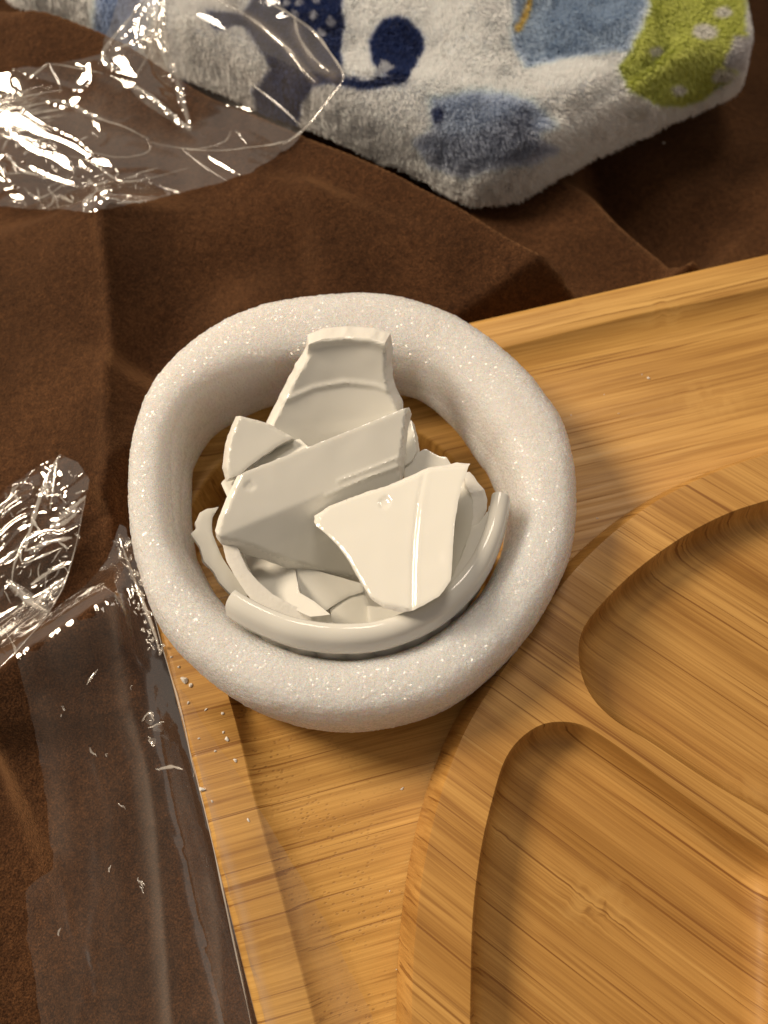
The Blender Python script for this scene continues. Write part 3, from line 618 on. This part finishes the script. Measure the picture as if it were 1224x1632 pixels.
# right side, behind the bright piece
shard('small shard behind the top of the brightest shard', [(640, 752), (652, 730), (665, 722), (679, 715), (690, 722), (700, 727), (712, 729), (722, 745), (700, 770), (650, 772)],
      .0230, (.1, .25), .004, 1., seed=13)
shard('curved grey glazed shard in the gap right of the brightest shard', [(738, 762), (747, 770), (753, 795), (755, 825), (750, 850), (736, 880), (724, 920), (700, 940), (700, 850), (720, 800)],
      .0265, (.9, .1), .0035, 1., feats=[('cyl', [(735, 780), (722, 920)], -160)], seed=14)
shard('jagged pale shard with a stepped edge at the far right of the heap', [(742, 752), (748, 751), (756, 759), (762, 769), (773, 781), (777, 796), (776, 811), (768, 830), (760, 850), (750, 850), (754, 825), (754, 800), (750, 786), (742, 772)],
      .0310, (-.10, .15), .0065, 1., step=3.5, rough_e=.9, mat=M_BREAK, seed=15, feats=[('ridge', [(752, 785), (768, 783)], 3, .0004, 1)])
shard('smooth inner wall fragment leaning on the right end of the ramekin rim', [(753, 838), (764, 833), (776, 815), (784, 812), (780, 845), (772, 876), (752, 905), (722, 935), (700, 955), (694, 950), (722, 917), (736, 885), (748, 852)],
      .0350, (.55, -.3), .0035, 1., step=4, seed=16)

# ------------------------------------------------------------------ loose crumbs
def crumb(px, py, size, label, lift=0., fn='porcelain_crumb', seed=0, mat=M_BREAK, cat='crumb', group='white crumbs scattered on the bamboo'):
    p = on_surf(np.array([px]), np.array([py]))[0]; bm = bmesh.new(); bmesh.ops.create_icosphere(bm, subdivisions=2, radius=size)
    r = random.Random(seed*13+5); sx, sy, sz = r.uniform(.7, 1.5), r.uniform(.55, .9), r.uniform(.4, .7)
    for vv in bm.verts:
        k = 1+.35*mn.noise(vv.co*(1.4/size)+Vector((seed*3.3, 0, 0))); q = vv.co*k
        for ax in (Vector((.8, .3, .5)), Vector((-.5, .7, .4)), Vector((-.2, -.9, .3))):
            ax = ax.normalized(); dd = q.dot(ax)-size*.62
            if dd > 0: q = q-ax*dd
        vv.co = Vector((q.x*sx, q.y*sy, q.z*sz))
    me = bpy.data.meshes.new(fn); bm.to_mesh(me); bm.free(); me.materials.append(mat)
    o = bpy.data.objects.new(fn, me); COL.objects.link(o); o.location = (p[0], p[1], p[2]+size*.35+lift); o.rotation_euler = (0, 0, r.uniform(0, 6)); return tag(o, label, cat, group)
CR = [(294, 1084, 7, 'largest white crumb on the left rim just below the foam ring'), (304, 1092, 5, 'second large crumb touching the largest one below the foam ring'), (285, 1063, 4, 'sliver shaped crumb tight under the lower left of the foam ring'),
      (300, 1120, 3, None), (355, 1137, 4, None), (328, 1131, 2.5, None), (362, 1178, 4.5, None), (356, 1167, 2.5, None), (343, 1197, 2.8, None), (375, 1212, 4, None), (322, 1258, 5, 'isolated crumb half way down the left rim near its outer edge'), (317, 1177, 2.5, None), (338, 1277, 2.5, None), (396, 1307, 3, None), (273, 1047, 2.5, None), (308, 1223, 2.2, None),
      (1033, 603, 4.5, 'lone white crumb on the upper right part of the board'), (1023, 597, 1.6, None), (963, 629, 1.4, None), (986, 659, 1.6, None), (952, 826, 1.8, None), (641, 1257, 2.6, 'pale crumb on the board floor below the foam ring'), (652, 1527, 2.8, 'crumb on the board floor close to the edge of the round dish'), (632, 1545, 1.4, None), (621, 1420, 1.3, None), (910, 662, 1.6, None)]
ORD = ['nearest', 'second', 'third', 'fourth', 'fifth', 'sixth', 'seventh', 'eighth', 'ninth', 'tenth', 'eleventh', 'twelfth']
LB = {}
rimc = sorted([i for i, c in enumerate(CR) if c[3] is None and c[0] < 400], key=lambda i: CR[i][1]); flc = sorted([i for i, c in enumerate(CR) if c[3] is None and c[0] >= 400 and c[1] < 1000], key=lambda i: CR[i][0]); lo = [i for i, c in enumerate(CR) if c[3] is None and c[0] >= 400 and c[1] >= 1000]
for k, i in enumerate(rimc): LB[i] = 'tiny white crumb on left rim, %s small one down from the foam ring' % ORD[k]
for k, i in enumerate(flc): LB[i] = 'minute white speck right of the foam ring, %s one counting rightwards from the ring' % ORD[k]
for k, i in enumerate(lo): LB[i] = ['minute white speck right beside the crumb near the edge of the round dish', 'minute white speck alone on the board floor between left rim and dish'][k]
for i, (x, y, r_, lb) in enumerate(CR):
    crumb(x, y, r_*.78/4700, lb or LB[i], seed=i)

# ------------------------------------------------------------------ fleece blanket
bl_px = [(-200, -260), (-40, -60), (20, 5), (70, 30), (150, 55), (250, 105), (330, 150), (420, 190), (500, 220), (570, 240), (640, 258), (690, 274), (735, 291), (790, 296), (840, 285), (900, 260), (950, 236), (1005, 213), (1060, 188), (1110, 158), (1155, 143), (1181, 125), (1186, 95), (1178, 55), (1172, 20), (1168, -40), (1150, -260)]
def lineW(L, z=.010): return catmull(pts(L, z)[:, :2], 6, False)
hem1 = lineW([(640, 215), (700, 232), (780, 240), (860, 225), (940, 180), (1010, 150), (1080, 110), (1150, 85)], .012)
hem2 = lineW([(840, 190), (900, 178), (960, 150), (1010, 120), (1060, 85)], .012)
roll1 = lineW([(330, 60), (450, 140), (560, 150), (700, 150), (830, 160), (950, 110), (1010, 30), (1020, -60)], .015)
dip1 = lineW([(850, 20), (880, 70), (960, 90)], .015)
def build_blanket():
    out = resample(catmull(px2w(bl_px, -.006), 8), .0035)
    out = ccw(out)
    def h(P):
        d, _, _ = polydist(P, out, True); ins = inside(P, out)
        e = np.clip(d/.013, 0, 1); prof = np.sqrt(np.clip(1-(1-e)**2, 0, 1))
        base = np.maximum(clz(P), -.020)
        bs = -.012+.006*sst(.02, -.06, P[:, 0])
        z = bs+.024*prof+.010*sst(.01, .09, d)
        d1, _, _ = polydist(P, hem1); z -= .0034*np.exp(-(d1/.0030)**2)
        d2, _, _ = polydist(P, hem2); z -= .0036*np.exp(-(d2/.0026)**2)
        d3, _, _ = polydist(P, roll1); z += .006*np.exp(-(d3/.014)**2)
        d4, _, _ = polydist(P, dip1); z -= .008*np.exp(-(d4/.012)**2)
        z += .0024*fbm(P*20, 2, 31)+.0006*fbm(P*100, 2, 33)
        return z
    q, _ = gridpts(out, .0026); V2, F = fill2d(out, inner=q); Z = h(V2)
    # colours of the print, drawn on the cloth where it lies
    P3 = np.c_[V2, Z]
    def colour(P3):
        px = project(P3); px = px+np.c_[fbm(px*.05, 3, 61), fbm(px*.05+9, 3, 62)]*2.0; n = len(px)
        c = np.tile([.86, .905, .98], (n, 1))*1.
        def lay(poly, col, soft=3.):
            poly = np.array(poly, float); d, _, _ = polydist(px, poly, True); sd = np.where(inside(px, poly), d, -d)
            f = sst(-soft, soft, sd)[:, None]; c[:] = c*(1-f)+np.array(col)*f
        def stroke(L, wdt, col, soft=2.5):
            d, _, _ = polydist(px, np.array(L, float)); f = sst(wdt+soft, wdt-soft, d)[:, None]; c[:] = c*(1-f)+np.array(col)*f
        navy = (.045, .075, .22); ltb = (.46, .56, .68); lime = (.60, .64, .20); blk = (.03, .05, .13)
        lay([(150, 70), (160, -20), (260, -60), (240, 20), (200, 110)], (.45, .55, .72), 14)
        lay([(820, -60), (815, 60), (835, 105), (900, 95), (1000, 75), (1025, 10), (1030, -80)], ltb, 10)
        lay([(690, 160), (760, 150), (850, 165), (880, 200), (800, 225), (700, 225)], (.52, .59, .70), 16)
        stroke([(822, 45), (838, 10), (850, -40)], 5, (.78, .62, .22))
        lay([(1045, -60), (1030, 20), (1005, 75), (985, 105), (995, 140), (1040, 165), (1100, 165), (1160, 130), (1185, 90), (1180, -60)], lime, 4)
        for (x, y, r) in ((1150, 118, 15), (1120, 50, 17), (1045, 80, 9), (1080, 140, 11), (1175, 100, 16), (1185, 70, 12), (1150, 20, 12), (1010, 180, 16)): lay([(x+r*math.cos(t)*1.2, y+r*math.sin(t)*.8) for t in np.linspace(0, 6.28, 12)[:-1]], (.72, .72, .70), 4)
        lay([(1150, 100), (1190, 120), (1200, 60), (1165, 60)], (.72, .72, .74), 4)
        # dark figure at upper left of centre: arm, neck and body
        lay([(330, 22), (385, 25), (420, -30), (545, -40), (548, 40), (540, 85), (548, 128), (500, 135), (480, 160), (470, 200), (440, 215), (405, 190), (402, 140), (430, 110), (425, 90), (385, 45), (345, 48)], navy, 3)
        stroke([(540, 128), (590, 132), (640, 128), (662, 105)], 6, navy)
        lay([(632+42*math.cos(t), 78+48*math.sin(t)) for t in np.linspace(0, 6.28, 22)[:-1]], navy, 3)
        lay([(592, 128), (612, 100), (628, 112), (600, 126)], (.62, .64, .68), 2)
        for (x, y) in ((457, 5), (481, 5), (507, 4), (530, -4), (470, 22), (500, 26), (526, 35), (510, 52), (448, -14), (474, -14), (500, -16), (525, -24)): lay([(x+7*math.cos(t), y+6*math.sin(t)) for t in np.linspace(0, 6.28, 9)[:-1]], (.62, .64, .7), 2)
        lay([(666, 222), (690, 208), (740, 218), (790, 196), (835, 172), (852, 190), (842, 214), (880, 238), (840, 254), (770, 262), (735, 276), (690, 258)], (.34, .385, .49), 14)
        lay([(688, 175), (700, 172), (706, 188), (692, 196)], (.10, .14, .30), 3)
        return np.clip(c, 0, 1)
    root = empty('fleece_blanket', (.02, .2, -.014)); tag(root, 'white plush fleece blanket with navy, pale blue and lime green print along the top', 'blanket')
    o = mesh('fleece', P3, F, [fleece_mat('fleece_base', 'print')]); 
    ca = o.data.color_attributes.new('print', 'FLOAT_COLOR', 'POINT'); cc = colour(P3)*.92; ca.data.foreach_set('color', np.c_[cc, np.ones(len(cc))].astype(np.float32).ravel())
    put(o, root)
    # pile: short bent tufts over the part of the blanket near the camera
    a, b, c = P3[F[:, 0]], P3[F[:, 1]], P3[F[:, 2]]; cr = np.cross(b-a, c-a); ar = np.linalg.norm(cr, axis=1)/2
    cen = (a+b+c)/3; pp = project(cen); vis = (pp[:, 0] > -80) & (pp[:, 0] < 1260) & (pp[:, 1] > -60); ar = ar*vis
    NT_ = 260000; fi = rng.choice(len(F), NT_, p=ar/ar.sum()); r1 = np.sqrt(rng.random(NT_)); r2 = rng.random(NT_)
    P = a[fi]*(1-r1)[:, None]+b[fi]*(r1*(1-r2))[:, None]+c[fi]*(r1*r2)[:, None]; nn = (cr/(2*np.linalg.norm(cr, axis=1)[:, None]/2+1e-12))[fi]; nn /= np.linalg.norm(nn, axis=1)[:, None]
    flow = np.c_[vnoise(P*38, 71)*.9+.1, vnoise(P*38, 72)*.9-.55, vnoise(P*38, 73)*.2]+.38*np.c_[vnoise(P*200, 74), vnoise(P*230, 75), vnoise(P*230, 76)]
    flow -= nn*(flow*nn).sum(1)[:, None]; L = .0027*(.6+.8*rng.random(NT_))
    d1 = nn+flow*.55+rng.normal(0, .09, (NT_, 3)); d1 /= np.linalg.norm(d1, axis=1)[:, None]; d2 = nn*.55+flow*1.0+rng.normal(0, .12, (NT_, 3)); d2 /= np.linalg.norm(d2, axis=1)[:, None]
    side = np.cross(d1, rng.normal(0, 1, (NT_, 3))); side /= np.linalg.norm(side, axis=1)[:, None]; wd = (.00020*(.7+.6*rng.random(NT_)))[:, None]
    p0 = P-nn*.0004; p1 = p0+d1*(L*.5)[:, None]; p2 = p1+d2*(L*.5)[:, None]
    V = np.stack([p0-side*wd, p0+side*wd, p1-side*wd*.85, p1+side*wd*.85, p2], 1).reshape(-1, 3); k = np.arange(NT_)*5
    Ft = np.concatenate([np.c_[k, k+1, k+3], np.c_[k, k+3, k+2], np.c_[k+2, k+3, k+4]])
    me = bpy.data.meshes.new('pile'); me.vertices.add(len(V)); me.vertices.foreach_set('co', V.astype(np.float32).ravel())
    me.loops.add(len(Ft)*3); me.loops.foreach_set('vertex_index', Ft.astype(np.int32).ravel()); me.polygons.add(len(Ft)); me.polygons.foreach_set('loop_start', np.arange(0, len(Ft)*3, 3, dtype=np.int32)); me.update(calc_edges=True)
    ct = colour(P)*(1.08+.16*rng.random(NT_))[:, None]; ct = np.clip(ct, 0, .98); ca = me.color_attributes.new('print', 'FLOAT_COLOR', 'POINT')
    ca.data.foreach_set('color', np.repeat(np.c_[ct, np.ones(NT_)], 5, 0).astype(np.float32).ravel())
    me.materials.append(fleece_mat('fleece_pile', 'print', True)); me.polygons.foreach_set('use_smooth', [True]*len(Ft))
    o = bpy.data.objects.new('pile', me); COL.objects.link(o); put(o, root); o['kind'] = 'stuff'
    global BL_OUT, BL_H; BL_OUT = out; BL_H = h
    return root
BL_OUT = None; BL_H = None
blanket = build_blanket()
vis_ = project(np.c_[CPTS, CZ]); k_ = np.where((vis_[:, 0] < 760) & (vis_[:, 0] > -200))[0]
TG = CZ.copy(); TG[k_] = surf_h(CPTS[k_]); m_ = k_[inside(CPTS[k_], BL_OUT)]; TG[m_] = np.maximum(TG[m_], BL_H(CPTS[m_])+.003)
TOPG = TG.reshape(X.shape); SM = TOPG.copy(); rr4 = 4
for dy, dx in ((4, 0), (-4, 0), (0, 4), (0, -4), (3, 3), (3, -3), (-3, 3), (-3, -3)): SM = np.maximum(SM, np.roll(TOPG, (dy, dx), (0, 1))-.0018)
for _ in range(22): SM = (SM+np.roll(SM, 1, 0)+np.roll(SM, -1, 0)+np.roll(SM, 1, 1)+np.roll(SM, -1, 1))/5
SM = SM+.0006
def top_h(P): return grid_lookup(TOPG, P)
# ------------------------------------------------------------------ clear film
def film_sheet(poly, lift, crumple, step=4., mat=M_FILM, hfun=top_h, seed=0, extra=None, parent=None, name='film_sheet', adir=.3, haze_bands=()):
    b = resample(np.array(poly, float), step*.8); b = b+np.c_[fbm(b*.03, 3, 81+seed), fbm(b*.03+5, 3, 82+seed)]*3
    g, _ = gridpts(b, step); V2, F = fill2d(b, inner=g)
    z = np.full(len(V2), .0)
    P = at(V2[:, 0], V2[:, 1], z)
    for _ in range(8):
        hz_ = grid_lookup(SM, P); z = .5*z+.5*hz_; P = at(V2[:, 0], V2[:, 1], z)
    ca_, sa_ = math.cos(adir), math.sin(adir); Q = np.c_[(V2[:, 0]*ca_+V2[:, 1]*sa_)*.0045, (-V2[:, 0]*sa_+V2[:, 1]*ca_)*.017]+seed*4.1; Q = Q+.35*np.c_[fbm(V2*.008, 2, 50+seed), fbm(V2*.008+9, 2, 51+seed)]
    rid = 1-np.abs(fbm(Q*1.0, 3, 90+seed)); rid2 = 1-np.abs(fbm(Q*2.7+3, 2, 95+seed)); rid3 = 1-np.abs(fbm(Q*6.5+3, 2, 98+seed))
    am = crumple(V2) if callable(crumple) else np.full(len(V2), crumple)
    dz = lift+.0034*am*rid**4+.0010*am*rid2**4
    if extra is not None: dz = dz+extra(V2)
    P = at(V2[:, 0], V2[:, 1], z+dz)
    o = mesh(name, P, F, mat)
    if parent: put(o, parent)
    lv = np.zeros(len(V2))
    for L_, wl, wr, f_ in haze_bands:     # soft bright bands painted into the film haze
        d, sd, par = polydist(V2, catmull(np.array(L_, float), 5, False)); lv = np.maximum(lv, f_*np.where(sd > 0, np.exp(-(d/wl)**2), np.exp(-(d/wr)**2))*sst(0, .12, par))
    at_ = o.data.attributes.new('haze_bands', 'FLOAT', 'POINT'); at_.data.foreach_set('value', lv.astype(np.float32))
    def zf(px, py):   # height of film near a pixel
        d = np.hypot(V2[:, 0][:, None]-np.atleast_1d(px), V2[:, 1][:, None]-np.atleast_1d(py)); return P[d.argmin(0)]
    return o, zf
def tube(L, r, up=.0005, zf=None, n=6, taper=True, flat=.5):
    P = catmull(np.array(L, float), 6, False); Q = zf(P[:, 0], P[:, 1])+np.array([0, 0, up]) if zf else on_surf(P[:, 0], P[:, 1], top_h, up)
    K = np.ones(5)/5
    if len(Q) > 10:
        for k in range(3): Q[2:-2, k] = np.convolve(Q[:, k], K, 'valid')
    T = np.gradient(Q, axis=0); T /= np.linalg.norm(T, axis=1)[:, None]+1e-12; A_ = np.cross(T, [0, 0, 1.]); A_ /= np.linalg.norm(A_, axis=1)[:, None]+1e-12; B_ = np.cross(A_, T)
    t = np.linspace(0, 1, len(Q)); rr_ = r*(np.sin(np.pi*np.clip(t, .04, .96))**.6 if taper else 1)*(.8+.35*vnoise(np.c_[t*14+L[0][0], t*0], 3)); a = np.linspace(0, 2*math.pi, n, endpoint=False)
    V = (Q[:, None]+(A_[:, None]*np.cos(a)[None, :, None]+B_[:, None]*np.sin(a)[None, :, None]*flat)*np.reshape(rr_*np.ones(len(Q)), (-1, 1, 1))).reshape(-1, 3)
    F = [(i*n+j, i*n+(j+1) % n, (i+1)*n+(j+1) % n, (i+1)*n+j) for i in range(len(Q)-1) for j in range(n)]
    return V, F
def creases(items, zf, parent, mat=M_CREASE, name='crease'):
    for it in items:
        L, r = it[0], it[1]; V, F = tube(L, r, zf=zf, up=it[2] if len(it) > 2 else .0003); put(mesh(name, V, F, mat), parent)
def glint_slope(P):
    L_ = np.array([-1.05, .46, .96])-P; L_ /= np.linalg.norm(L_); V_ = CP-P; V_ /= np.linalg.norm(V_); h = L_+V_; return -h[:2]/h[2]
def glint_facets(L, zf, parent, lift=.003, jit=.10, seed=0, mat=None):     # added facets, tilted to mirror the lamp as highlights on the film
    for q, poly in enumerate(L):
        poly = catmull(np.array(poly, float), 5); c = poly.mean(0); P0 = zf(c[:1], c[1:2])[0]+np.array([0, 0, lift]); sl = glint_slope(P0); nrm = np.array([-sl[0], -sl[1], 1.]); nrm /= np.linalg.norm(nrm)
        g, _ = gridpts(poly, 2.2); V2, F = fill2d(poly, inner=g); W = plane_hit(V2[:, 0], V2[:, 1], P0, nrm)
        d, _, _ = polydist(V2, poly, True); W = W+nrm[None]*((jit*.0022*fbm(V2*.06+seed+q*3, 3, 11+q)+.0004*(1-np.exp(-d/3)))[:, None]); put(mesh('glint_facet', W, F, mat or M_SHINE), parent)
# film 1: upper left
F1 = empty('clear_film_wrap', (-.10, .10, -.01)); tag(F1, 'crinkled clear plastic film at the upper left with a bright pointed fold in it', 'plastic film')
p1 = [(-60, 122), (0, 116), (75, 102), (110, 98), (160, 88), (172, 50), (200, -40), (420, -40), (450, 12), (505, 52), (548, 118), (541, 138), (505, 188), (480, 215), (440, 247), (400, 272), (355, 290), (300, 304), (215, 326), (135, 338), (70, 333), (-60, 325)]
def am1(V): return .09+.22*np.exp(-(((V[:, 0]-60)/100)**2+((V[:, 1]-270)/48)**2))+.20*sst(260, 60, V[:, 0])
def peak1(V):   # the pointed standing fold
    d, _, par = polydist(V, [(262, -40), (250, 60), (300, 200)]); return .014*np.exp(-(d/34)**1.4)*sst(1.02, .5, par)
o, zf1 = film_sheet(p1, .0015, am1, 3.2, M_FILM, extra=peak1, parent=F1, adir=.42, haze_bands=[([(-20, 200), (60, 170), (110, 180), (220, 230), (330, 270)], 30, 30, .15), ([(470, 30), (475, 60), (500, 100), (530, 120)], 8, 8, .8), ([(330, -10), (400, 30), (455, 75), (500, 130)], 5, 7, 1.), ([(200, 20), (250, 20), (285, 150)], 22, 14, .6)])
creases([([(164, 98), (166, 80), (195, 45), (240, -10)], .0011), ([(164, 80), (168, 100), (188, 112)], .0013), ([(262, -20), (261, 30), (268, 80), (285, 140), (303, 206)], .0013), ([(258, 30), (240, 60), (205, 72), (175, 80)], .0010), ([(175, 122), (215, 138), (262, 172), (304, 208)], .0012),
         ([(90, 160), (120, 170), (165, 192), (205, 205), (238, 225)], .0007), ([(235, 226), (240, 238), (228, 247), (190, 252), (140, 242)], .0004), ([(165, 118), (120, 108), (78, 102)], .0005), ([(78, 102), (60, 116), (44, 128)], .0008), ([(78, 102), (94, 130), (96, 150)], .0003),
         ([(238, 228), (300, 238), (360, 240), (410, 235), (450, 228), (478, 214)], .0005), ([(450, 232), (470, 220), (500, 192), (545, 135)], .0008), ([(400, -10), (440, 12), (490, 40), (520, 75), (548, 118), (546, 135)], .0007), ([(345, 0), (400, 30), (455, 75), (480, 110), (500, 130)], .0010), ([(398, 132), (440, 165), (478, 200)], .0006),
         ([(470, 30), (475, 55), (495, 90), (525, 115)], .0012), ([(0, 280), (40, 275), (90, 288), (130, 300)], .0005), ([(110, 250), (150, 260), (190, 290), (240, 285), (300, 270)], .0004), ([(185, 325), (215, 322), (230, 328)], .0010),
         ([(134, 336), (140, 318), (165, 305), (180, 302)], .0014), ([(0, 215), (40, 225), (80, 222)], .0009), ([(10, 245), (30, 270), (60, 278)], .0007), ([(290, 238), (320, 262), (360, 288)], .0003), ([(370, 210), (355, 230), (300, 240)], .00035), ([(375, 208), (395, 232)], .00035), ([(262, 45), (215, 125), (203, 130)], .0003), ([(60, 345), (90, 318), (75, 300), (100, 290)], .0005),
         ([(82, 320), (95, 312), (105, 318), (118, 325)], .0012), ([(5, 240), (20, 215), (60, 226), (90, 240), (80, 262)], .0006), ([(140, 285), (150, 296), (172, 290)], .0011), ([(195, 285), (215, 283), (225, 275), (252, 270)], .0005), ([(40, 300), (60, 318), (95, 300), (110, 280)], .0005)], zf1, F1)
glint_facets([[(168, 94), (185, 62), (232, -5), (260, -10), (263, 40), (256, 62), (236, 76), (215, 73), (195, 82), (180, 94)], [(200, 131), (235, 147), (270, 174), (304, 210), (262, 186), (225, 160)], [(262, 62), (280, 108), (296, 160), (304, 204), (284, 162), (268, 112)], [(164, 98), (167, 84), (174, 98), (192, 108), (188, 117), (170, 108)], [(90, 158), (120, 168), (160, 188), (150, 189), (115, 173)], [(133, 337), (142, 317), (182, 301), (160, 324)]], zf1, F1, jit=.5)
for k in range(26):   # fine gathered wrinkles toward the left edge
    y = 150+k*2.6+random.uniform(-2, 2); x0 = random.uniform(60, 110); x1 = random.uniform(-30, 30); creases([([(x0, y-12+k*.4), ((x0+x1)/2, y+random.uniform(-3, 3)), (x1, y+8+random.uniform(-4, 6))], random.uniform(.0002, .00045))], zf1, F1)
for k in range(44):
    x, y = random.gauss(85, 70), random.uniform(210, 325); a = random.uniform(-.6, 1.6); l = random.uniform(8, 24)
    creases([([(x, y), (x+l*.5*math.cos(a)+random.uniform(-4, 4), y+l*.5*math.sin(a)), (x+l*math.cos(a), y+l*math.sin(a))], random.uniform(.00018, .0005), .0012)], zf1, F1)
# film 2: left middle
F2 = empty('crumpled_film_scrap', (-.11, -.01, -.015)); tag(F2, 'glittering crumpled clear film scrap lying on the brown cloth at the left edge', 'plastic film')
p2 = [(-60, 900), (-60, 850), (0, 792), (22, 768), (60, 745), (97, 722), (125, 735), (138, 760), (137, 800), (128, 850), (105, 920), (76, 984), (30, 1035), (0, 1066), (-60, 1120)]
o, zf2 = film_sheet(p2, .002, lambda V: 1.0*np.ones(len(V)), 2.4, M_FILM, seed=3, parent=F2, adir=-.55)
cl2 = [([(97, 724), (75, 762), (62, 800), (50, 840), (40, 880)], .0011), ([(92, 730), (86, 770), (80, 812)], .0006), ([(0, 820), (28, 775), (32, 772)], .0006), ([(137, 792), (110, 815), (80, 840)], .0012), ([(128, 815), (100, 835), (84, 840)], .0012), ([(115, 858), (85, 862), (42, 878)], .0012), ([(105, 895), (75, 915), (50, 932)], .0010), ([(102, 922), (80, 940), (55, 965)], .0016), ([(12, 928), (30, 940), (50, 960), (75, 975)], .0019),
       ([(82, 985), (100, 940), (120, 880), (137, 795)], .0003), ([(0, 900), (20, 880), (45, 870)], .0007), ([(35, 900), (60, 890), (95, 875)], .0006), ([(0, 1064), (30, 1035), (78, 985)], .0003), ([(20, 930), (25, 890), (45, 850)], .0006), ([(5, 1000), (30, 1040), (45, 1080)], .0005)]
for k in range(40):
    x, y = random.uniform(0, 125), random.uniform(770, 960)
    if inside(np.array([[x, y]]), p2)[0]: a = random.choice([-.6, -.5, .9, 1.9])+random.uniform(-.4, .4); l = random.uniform(8, 30); cl2.append(([(x, y), (x+l*.5*math.cos(a)+random.uniform(-3, 3), y+l*.5*math.sin(a)), (x+l*math.cos(a), y+l*math.sin(a))], random.uniform(.0002, .0008), .0010))
creases(cl2, zf2, F2)
glint_facets([[(12, 924), (35, 934), (76, 966), (80, 984), (50, 963), (22, 946)], [(50, 962), (75, 940), (104, 916), (101, 930), (78, 952)], [(42, 879), (84, 850), (90, 857), (62, 876)], [(80, 840), (105, 820), (130, 811), (126, 819), (100, 834)], [(90, 828), (110, 808), (122, 800), (116, 814)], [(60, 940), (85, 915), (100, 893), (92, 912)], [(66, 780), (84, 748), (96, 726), (90, 750), (74, 784)], [(20, 905), (44, 892), (60, 880), (40, 900)]], zf2, F2, jit=.8, seed=5)
# film 3: the long strip over the left rim
F3 = empty('film_strip', (-.06, -.10, -.01)); tag(F3, 'long hazy strip of clear film draped over the left rim of the board', 'plastic film')
p3 = [(185, 850), (192, 838), (202, 842), (215, 880), (235, 950), (258, 1020), (282, 1090), (330, 1165), (395, 1260), (440, 1330), (500, 1430), (550, 1530), (600, 1632), (640, 1720), (60, 1720), (62, 1600), (45, 1500), (38, 1425), (44, 1412), (84, 1385), (75, 1290), (60, 1200), (45, 1110), (22, 1040), (20, 1000), (80, 975), (140, 930), (170, 890)]
o, zf3 = film_sheet(p3, .0008, lambda V: .12+.9*np.exp(-(((V[:, 0]-200)/40)**2+((V[:, 1]-900)/90)**2))+.3*np.exp(-(((V[:, 0]-250)/40)**2+((V[:, 1]-1180)/90)**2)), 4.2, M_FILM2, seed=6, parent=F3, hfun=top_h, adir=1.33, haze_bands=[([(196, 1100), (222, 1190), (240, 1290), (250, 1400), (262, 1540), (275, 1700)], 16, 5, .9), ([(325, 1380), (342, 1460), (350, 1560), (352, 1700)], 12, 5, .6), ([(300, 1180), (345, 1320), (385, 1450), (430, 1640)], 5, 9, .9), ([(178, 950), (190, 1050), (200, 1120)], 14, 8, .5), ([(60, 1090), (80, 1200), (95, 1350)], 14, 22, .3), ([(400, 1280), (470, 1420), (530, 1560), (570, 1680)], 20, 20, .35)])
cl3 = [ ([(240, 960), (262, 1040), (290, 1140), (310, 1240)], .0003), ([(305, 1200), (352, 1400), (400, 1632)], .0003), ([(190, 850), (205, 900), (240, 990), (255, 1040)], .0006),
       ([(225, 1150), (240, 1135), (245, 1150)], .0005), ([(235, 1160), (262, 1150)], .0005), ([(250, 1225), (275, 1222), (290, 1228)], .0006), ([(238, 1175), (245, 1190)], .0005), ([(140, 1090), (150, 1075), (155, 1068)], .0005)]
for k in range(70):  # small whitish flecks added as glints along the board edge
    t = random.random()**.8; x = 192+64*t+random.uniform(-14, 6); y = 855+190*t+random.uniform(-12, 12); a = 1.2+random.uniform(-.7, .5); l = random.uniform(3, 11); cl3.append(([(x, y), (x+l*.5*math.cos(a)+random.uniform(-2, 2), y+l*.5*math.sin(a)), (x+l*math.cos(a), y+l*math.sin(a))], random.uniform(.0002, .0007), .0008))
for k in range(12):
    x, y = random.uniform(95, 240), random.uniform(1080, 1500); a = random.uniform(.3, 2.2); l = random.uniform(5, 18); cl3.append(([(x, y), (x+l*.5*math.cos(a)+random.uniform(-3, 3), y+l*.5*math.sin(a)), (x+l*math.cos(a), y+l*math.sin(a))], random.uniform(.0002, .0005), .0004))
creases(cl3, zf3, F3)
glint_facets([[(182, 864), (190, 852), (199, 858), (192, 870)], [(198, 862), (206, 856), (211, 866), (203, 872)], [(232, 1150), (240, 1132), (246, 1142), (240, 1154)], [(240, 1163), (262, 1152), (258, 1164)], [(236, 1180), (246, 1176), (243, 1190)], [(215, 905), (224, 915), (232, 940), (222, 930)]], zf3, F3, jit=1., seed=9)
# ------------------------------------------------------------------ lint by the blanket
lp = on_surf(np.array([1057.]), np.array([229.]), clz)[0]
lint = crumb(1057, 229, .0007, 'tiny white speck of lint on the dark cloth right of the blanket', fn='lint_speck', seed=44, cat='lint', group=None); lint.location = (lp[0], lp[1], lp[2]+.0006)
print('objects', len(bpy.data.objects))
